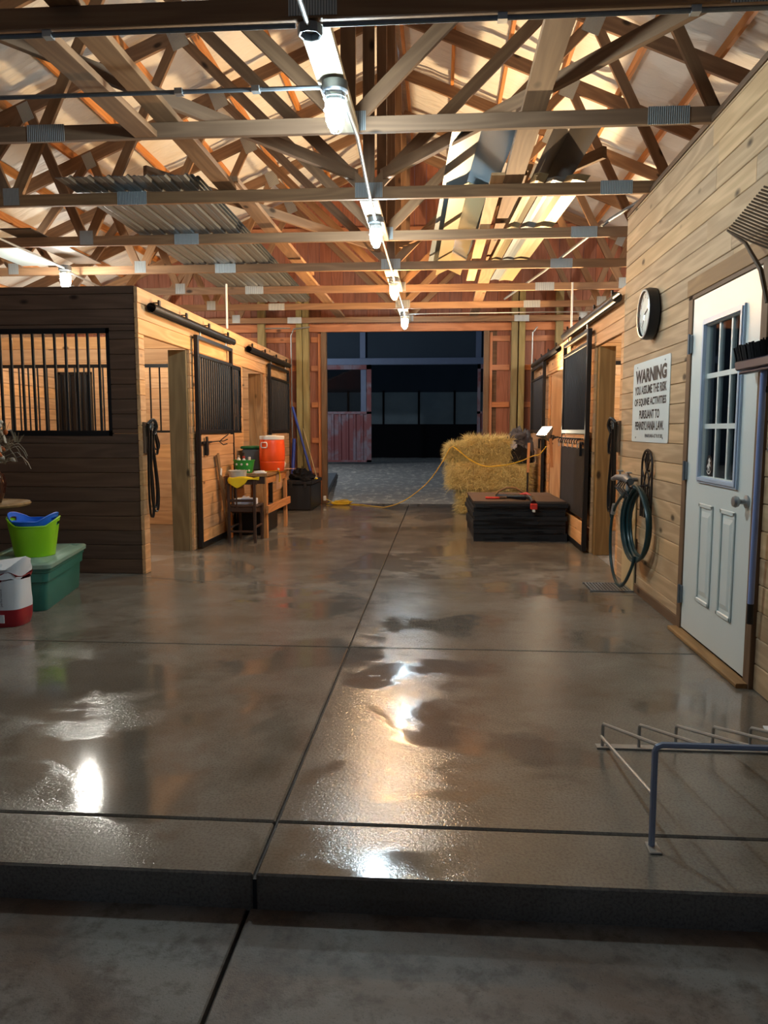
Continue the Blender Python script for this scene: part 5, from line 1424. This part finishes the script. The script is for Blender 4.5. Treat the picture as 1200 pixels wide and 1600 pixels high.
st_ = thing('pale_stick', (-2.2, 12.95, 0.48), 'thin pale stick leaning beside the blue broom handle', 'stick')
MB().rod((-2.10, 12.98, 0.478), (-2.33, 13.02, 1.30), 0.008, 8).build('stick', 'tan_ply', st_, True, wm=Matrix())

# ================================================================== CORD
ec = thing('extension_cord', (-1.75, 13.0, 0), 'yellow extension cord coiled on the floor and strung across to the hay', 'cord')
pts = []
rr = random.Random(3)
for k in range(9):
    R = rr.uniform(0.09, 0.19); cx = -1.72 + rr.uniform(-0.11, 0.12); cy = 12.98 + rr.uniform(-0.05, 0.05)
    for q in range(14):
        a = 2 * PI * q / 14
        pts.append((cx + R * math.cos(a), cy + R * 0.45 * math.sin(a), 0.010 + 0.012 * (k % 4) + 0.05 * (0.5 + 0.5 * math.sin(a + k)) * (k / 9)))
MB().tube(pts, 0.0075, 6).build('coil', 'yellow', ec, True, wm=Matrix())
pts = smooth([(-1.95, 13.0, 0.10), (-1.80, 13.0, 0.04), (-1.55, 13.02, 0.009), (-1.3, 12.9, 0.009), (-1.05, 12.62, 0.009), (-0.85, 12.4, 0.03), (-0.55, 12.2, 0.16), (-0.2, 11.95, 0.45), (0.03, 11.75, 0.78), (0.16, 11.66, 1.01), (0.25, 11.56, 0.985), (0.45, 11.52, 0.83), (0.65, 11.48, 0.74), (0.9, 11.30, 0.755), (1.12, 10.95, 0.83), (1.25, 10.55, 0.92), (1.31, 10.3, 0.95), (1.37, 10.12, 1.06)])
MB().tube(pts, 0.0075, 6).build('cable', 'yellow', ec, True, wm=Matrix())
MB().box(-1.985, -1.94, 12.96, 13.01, 0.07, 0.15, 0.006).build('plug', 'white', ec, wm=Matrix())

# ================================================================== HAY, MATS, WORK LAMP
def bale(x0, x1, y0, y1, z0, z1, label, seed):
    t = thing('hay_bale', ((x0 + x1) / 2, (y0 + y1) / 2, z0), label, 'hay bale', group='stacked hay bales')
    b = bmesh.new(); bmesh.ops.create_cube(b, size=1.0)
    bmesh.ops.subdivide_edges(b, edges=b.edges[:], cuts=14, use_grid_fill=True)
    sx, sy, sz = x1 - x0, y1 - y0, z1 - z0
    for v in b.verts:
        p = Vector((v.co.x * sx, v.co.y * sy, v.co.z * sz))
        nz = mnoise.noise(p * 7 + Vector((seed, 0, 0))) * 0.020 + mnoise.noise(p * 22 + Vector((seed, 9, 0))) * 0.013
        q = Vector((abs(v.co.x) * 2, abs(v.co.y) * 2, abs(v.co.z) * 2)); rd = max(0, sorted(q)[1] - 0.85) * 0.16
        v.co = p * (1 - rd) + p.normalized() * nz
        v.co.z += sz / 2
        if v.co.z < 0.004: v.co.z = 0.004
    m = MB(); m.bm.free(); m.bm = b
    m.build('bale_body', 'hay', t, True)
    r = random.Random(seed); m = MB()
    def strand(p, d, L, w):
        s = d.cross(Vector((r.uniform(-1, 1), r.uniform(-1, 1), r.uniform(-1, 1))))
        if s.length < 1e-3: return
        s = s.normalized() * w
        e = p + d * L + Vector((0, 0, -L * L * 0.9)); mid = p + d * L * 0.5
        v = [m.bm.verts.new(q) for q in (p - s, p + s, mid + s, mid - s, e)]
        m.bm.faces.new((v[0], v[1], v[2], v[3])); m.bm.faces.new((v[3], v[2], v[4]))
    for k in range(7000):
        f = r.random()
        if f < 0.5: p = Vector((r.uniform(-sx / 2, sx / 2), -sy / 2, r.uniform(0.01, sz))); nrm = Vector((0, -1, 0))
        elif f < 0.72: p = Vector((r.uniform(-sx / 2, sx / 2), r.uniform(-sy / 2, sy / 2), sz)); nrm = Vector((0, 0, 1))
        elif f < 0.9: p = Vector((-sx / 2, r.uniform(-sy / 2, sy / 2), r.uniform(0.01, sz))); nrm = Vector((-1, 0, 0))
        else: p = Vector((sx / 2, r.uniform(-sy / 2, sy / 2), r.uniform(0.01, sz))); nrm = Vector((1, 0, 0))
        d = Vector((r.gauss(0, 1), r.gauss(0, 1), r.gauss(0, 1))).normalized()
        d = (d * 0.95 + nrm * 0.32).normalized()
        if p.z < 0.05 and d.z < 0: d.z = -d.z
        strand(p - nrm * 0.01, d, r.uniform(0.05, 0.19), r.uniform(0.0014, 0.0034))
    o = m.build('loose_strands', 'straw', t); o['kind'] = 'stuff'
    for u in (-0.22, 0.22):
        x = u * sx; e = 0.012
        MB().tube([(x, -sy / 2 - e, 0.01), (x, -sy / 2 - e, sz + e), (x, sy / 2 + e, sz + e), (x, sy / 2 + e, 0.01)], 0.003, 5).build('twine', 'drystem', t)
    return t
bale(0.32, 1.33, 11.66, 12.45, -0.004, 0.375, 'bottom hay bale, mostly hidden behind the rubber mats', 1)
bale(0.17, 1.35, 11.62, 12.45, 0.368, 0.775, 'long middle hay bale of the stack', 2)
bale(0.40, 1.06, 11.66, 12.40, 0.768, 1.13, 'top hay bale next to the grey blanket', 3)
bale(0.15, 0.44, 11.75, 12.45, 0.770, 1.02, 'small loose flake of hay at the left end of the stack', 4)
t = thing('horse_blanket', (1.22, 11.85, 0.785), 'grey and black horse blanket heaped on the right end of the hay', 'blanket')
lump('outer_cloth', (1.24, 11.88, 0.80), (0.19, 0.20, 0.47), 'greycloth', None, None, 31, 0.30, 44, 2.0, parent=t)
lump('lining', (1.20, 11.72, 0.785), (0.20, 0.13, 0.24), 'blackcloth', None, None, 21, 0.32, 36, 2.4, parent=t)
lump('folded_flap', (1.14, 11.80, 1.15), (0.13, 0.12, 0.14), 'greycloth', None, None, 25, 0.35, 36, 2.0, parent=t, flat=False)
lump('pale_fold', (1.09, 11.69, 1.03), (0.055, 0.045, 0.07), 'boxblue', None, None, 22, 0.4, 20, parent=t, flat=False)

mt = random.Random(9)
zz = 0.0
NM = 9
MLAB = ['lowest, thickest black rubber mat of the stack on the floor', 'second black rubber mat from the floor in the stack', 'third black rubber mat from the floor in the stack', 'fourth black rubber mat from the floor in the stack', 'fifth black rubber mat from the floor, middle of the stack',
        'sixth black rubber mat from the floor in the stack', 'third black rubber mat from the top of the stack', 'black rubber mat just under the top board of the stack', 'dusty brown topmost mat carrying the tools']
for k in range(NM):
    hgt = 0.095 if k == 0 else 0.048 if k < NM - 1 else 0.022
    dx, dy = mt.uniform(-0.018, 0.018), mt.uniform(-0.02, 0.02)
    if k == 0: dx, dy = 0.02, 0.0
    t = thing('rubber_mat', (0.89 + dx, 9.45 + dy, zz), MLAB[k], 'mat', rz=mt.uniform(-0.012, 0.012) + 0.03, group='stack of rubber mats')
    b = bmesh.new(); bmesh.ops.create_cube(b, size=1.0)
    bmesh.ops.subdivide_edges(b, edges=[e for e in b.edges if abs((e.verts[0].co - e.verts[1].co).z) < 0.1], cuts=9, use_grid_fill=True)
    for v in b.verts:
        edge = max(abs(v.co.x), abs(v.co.y)) > 0.49
        j = mnoise.noise(Vector((v.co.x * 9, v.co.y * 9, k * 3.1))) * (0.012 if edge else 0.0)
        v.co = Vector((v.co.x * (1.05 + j * 2), v.co.y * (1.28 + j * 2), (v.co.z + 0.5) * hgt * (0.985 if not edge else 0.97)))
    m = MB(); m.bm.free(); m.bm = b
    m.build('mat_sheet', 'rubber' if k < NM - 1 else 'mattop', t)
    if k < NM - 1:
        for q in range(3):
            xx = mt.uniform(-0.3, 0.3); L = mt.uniform(0.10, 0.22)
            MB().box(xx - L, xx + L, -0.646 - 0.004, -0.638, hgt * 0.3, hgt * 0.5).build('edge_tear', 'rubber', t)
    zz += hgt + 0.001
ztop = zz
pl_ = thing('red_pliers', (0.63, 9.1, ztop), 'red handled pliers lying on the stacked mats', 'pliers')
for s in (-1, 1):
    MB().tube([(0.60 - 0.06, 9.10 + s * 0.03, ztop + 0.012), (0.64, 9.10 + s * 0.035, ztop + 0.012), (0.70, 9.10 + s * 0.008, ztop + 0.012)], 0.011, 8).build('handle', 'red_tool', pl_, True, wm=Matrix())
MB().tube([(0.69, 9.10, ztop + 0.012), (0.76, 9.10, ztop + 0.012), (0.82, 9.11, ztop + 0.010)], [0.016, 0.013, 0.005], 8).build('jaws', 'rakebrown', pl_, True, wm=Matrix())
dr = thing('power_drill', (0.98, 8.98, ztop), 'black and red cordless tool hanging its battery over the mat edge', 'power tool')
MB().tube([(0.78, 9.02, ztop + 0.035), (0.92, 8.99, ztop + 0.037), (1.00, 8.97, ztop + 0.038)], [0.022, 0.033, 0.036], 12).build('motor_body', 'blackplastic', dr, True, wm=Matrix())
MB().tube([(0.93, 8.99, ztop + 0.06), (1.0, 8.96, ztop + 0.075), (1.04, 8.94, ztop + 0.05)], [0.014, 0.022, 0.018], 8).build('red_cover', 'red_tool', dr, True, wm=Matrix())
MB().tube([(1.0, 8.97, ztop + 0.045), (1.05, 8.86, ztop + 0.03), (1.06, 8.772, ztop - 0.01)], [0.028, 0.03, 0.03], 10).build('grip', 'blackplastic', dr, True, wm=Matrix())
MB().box(1.025, 1.10, 8.715, 8.785, ztop - 0.085, ztop - 0.02, 0.006).build('battery', 'red_tool', dr, wm=Matrix(), label='red battery pack')
MB().box(1.045, 1.075, 8.712, 8.78, ztop - 0.115, ztop - 0.0855, 0.003).build('battery_foot', 'white', dr, wm=Matrix())
hs_ = thing('bow_saw', (0.85, 9.5, ztop), 'brown arched bow handle standing on the mats before the hay', 'saw')
MB().tube([(0.68, 9.5, ztop + 0.012), (0.72, 9.5, ztop + 0.06), (0.82, 9.5, ztop + 0.105), (0.93, 9.5, ztop + 0.10), (1.01, 9.5, ztop + 0.05), (1.05, 9.5, ztop + 0.012)], 0.013, 8).build('bow', 'oldwood', hs_, True, wm=Matrix())
MB().box(0.68, 1.05, 9.496, 9.504, ztop + 0.001, ztop + 0.024).build('blade', 'dullgalv', hs_, wm=Matrix())

# work lamp clamped to the hook rail on the far side of the near right door
rl = thing('hook_rail', (1.46, 9.9, 1.2), 'wooden hook rail with small iron hooks beside the near right stall door', 'hook rail')
board('rail_board', (XR - 0.028, 9.62, 1.16), (XR - 0.028, 9.97, 1.16), 0.10, 0.02, 'pine', rl)
for k in range(4):
    y = 9.66 + 0.085 * k
    MB().tube([(XR - 0.038, y, 1.18), (XR - 0.12, y, 1.18), (XR - 0.16, y, 1.165), (XR - 0.165, y, 1.21)], 0.006, 6).build('hook', 'black', rl, True, wm=Matrix())
MB().rod((XR - 0.12, 9.64, 1.188), (XR - 0.12, 10.02, 1.188), 0.007, 6).build('cross_rod', 'black', rl, True, wm=Matrix())
r2 = thing('bit_rack', (1.44, 8.3, 1.2), 'row of small black hooks below the bars of the near right door', 'hook rail')
MB().box(1.462, 1.472, 8.10, 9.45, 1.17, 1.185).build('rack_bar', 'black', r2, wm=Matrix())
for k in range(9):
    y = 8.16 + 0.155 * k
    MB().tube([(1.462, y, 1.178), (1.43, y, 1.175), (1.415, y, 1.15), (1.425, y, 1.12), (1.44, y, 1.13)], 0.006, 6).build('hook', 'black', r2, True, wm=Matrix())
    if k % 2 == 0:
        MB().tube([(1.425, y + 0.03 * math.cos(a * PI / 6), 1.11 + 0.03 * math.sin(a * PI / 6)) for a in range(12)], 0.004, 5, True).build('ring', 'galv', r2, wm=Matrix())
for x, y, z0, z1, l in ((1.41, 9.86, 0.80, 1.165, 'short wooden tool handle hanging below the work lamp'), (1.245, 11.05, 0.67, 1.09, 'short square wooden stick propped before the hay')):
    t = thing('wooden_stick', (x, y, z0), l, 'tool handle')
    board('handle', (x + (0.0 if y < 10 else 0.0), y, z0), (x - (0.02 if y < 10 else -0.01), y, z1), 0.045, 0.035, 'purlin', t, 0.004, up=(0, 1, 0))
    if y < 10: MB().tube([(x - 0.02, y, z1 - 0.003), (x - 0.02, y, z1 + 0.03)], 0.004, 6).build('hanging_loop', 'leather', t, wm=Matrix())
    else:
        MB().rod((x, y, 0.0), (x, y, z0), 0.014, 8).build('lower_shaft', 'blackplastic', t, wm=Matrix())
lm = thing('work_lamp', (1.33, 10.02, 1.22), 'clamp work lamp glaring warm white beside the hay', 'lamp')
aim = Vector((-0.50, -0.45, 0.74)).normalized()
zax = aim; xax = zax.cross(Vector((0, 0, 1))).normalized(); yax = zax.cross(xax)
LM = Matrix((xax, yax, zax)).transposed().to_4x4(); LM.translation = (1.395, 10.03, 1.15)
SQ = LM @ Matrix.Rotation(PI / 4, 4, 'Z')
MB().lathe([(0.0, -0.004), (0.03, -0.002), (0.05, 0.03), (0.115, 0.125), (0.120, 0.152), (0.112, 0.152), (0.105, 0.125), (0.04, 0.04), (0, 0.035)], 4).build('lamp_housing', 'dullgalv', lm, False, wm=SQ)
MB().prism([(-0.072, -0.072), (0.072, -0.072), (0.072, 0.072), (-0.072, 0.072)], 0.128, 0.134).build('lamp_lens', 'lens', lm, wm=LM)
MB().box(-0.010, 0.010, -0.045, 0.045, 0.136, 0.142).build('lens_bar', 'blackplastic', lm, wm=LM)
MB().lathe([(0, -0.085), (0.018, -0.08), (0.021, -0.02), (0.021, 0.0), (0, 0.001)], 14).build('socket', 'blackplastic', lm, True, wm=LM)
MB().tube([LM @ Vector((0, 0, -0.03)), LM @ Vector((0.02, 0.02, -0.06)), (1.445, 10.0, 1.165), (1.445, 9.97, 1.185)], 0.010, 8).build('clamp', 'black', lm, True, wm=Matrix())
ld = bpy.data.lights.new('work_lamp_beam', 'SPOT'); ld.energy = WORK_BEAM; ld.color = (1.0, 0.68, 0.37)
ld.spot_size = math.radians(132); ld.spot_blend = 0.5; ld.shadow_soft_size = 0.035
lo_ = bpy.data.objects.new('work_lamp_beam', ld); COL.objects.link(lo_)
BM = Vector((-0.36, -0.26, 0.9)).to_track_quat('-Z', 'Y').to_matrix().to_4x4()
BM.translation = LM @ Vector((0, 0, 0.185))
_put(lo_, BM, lm)
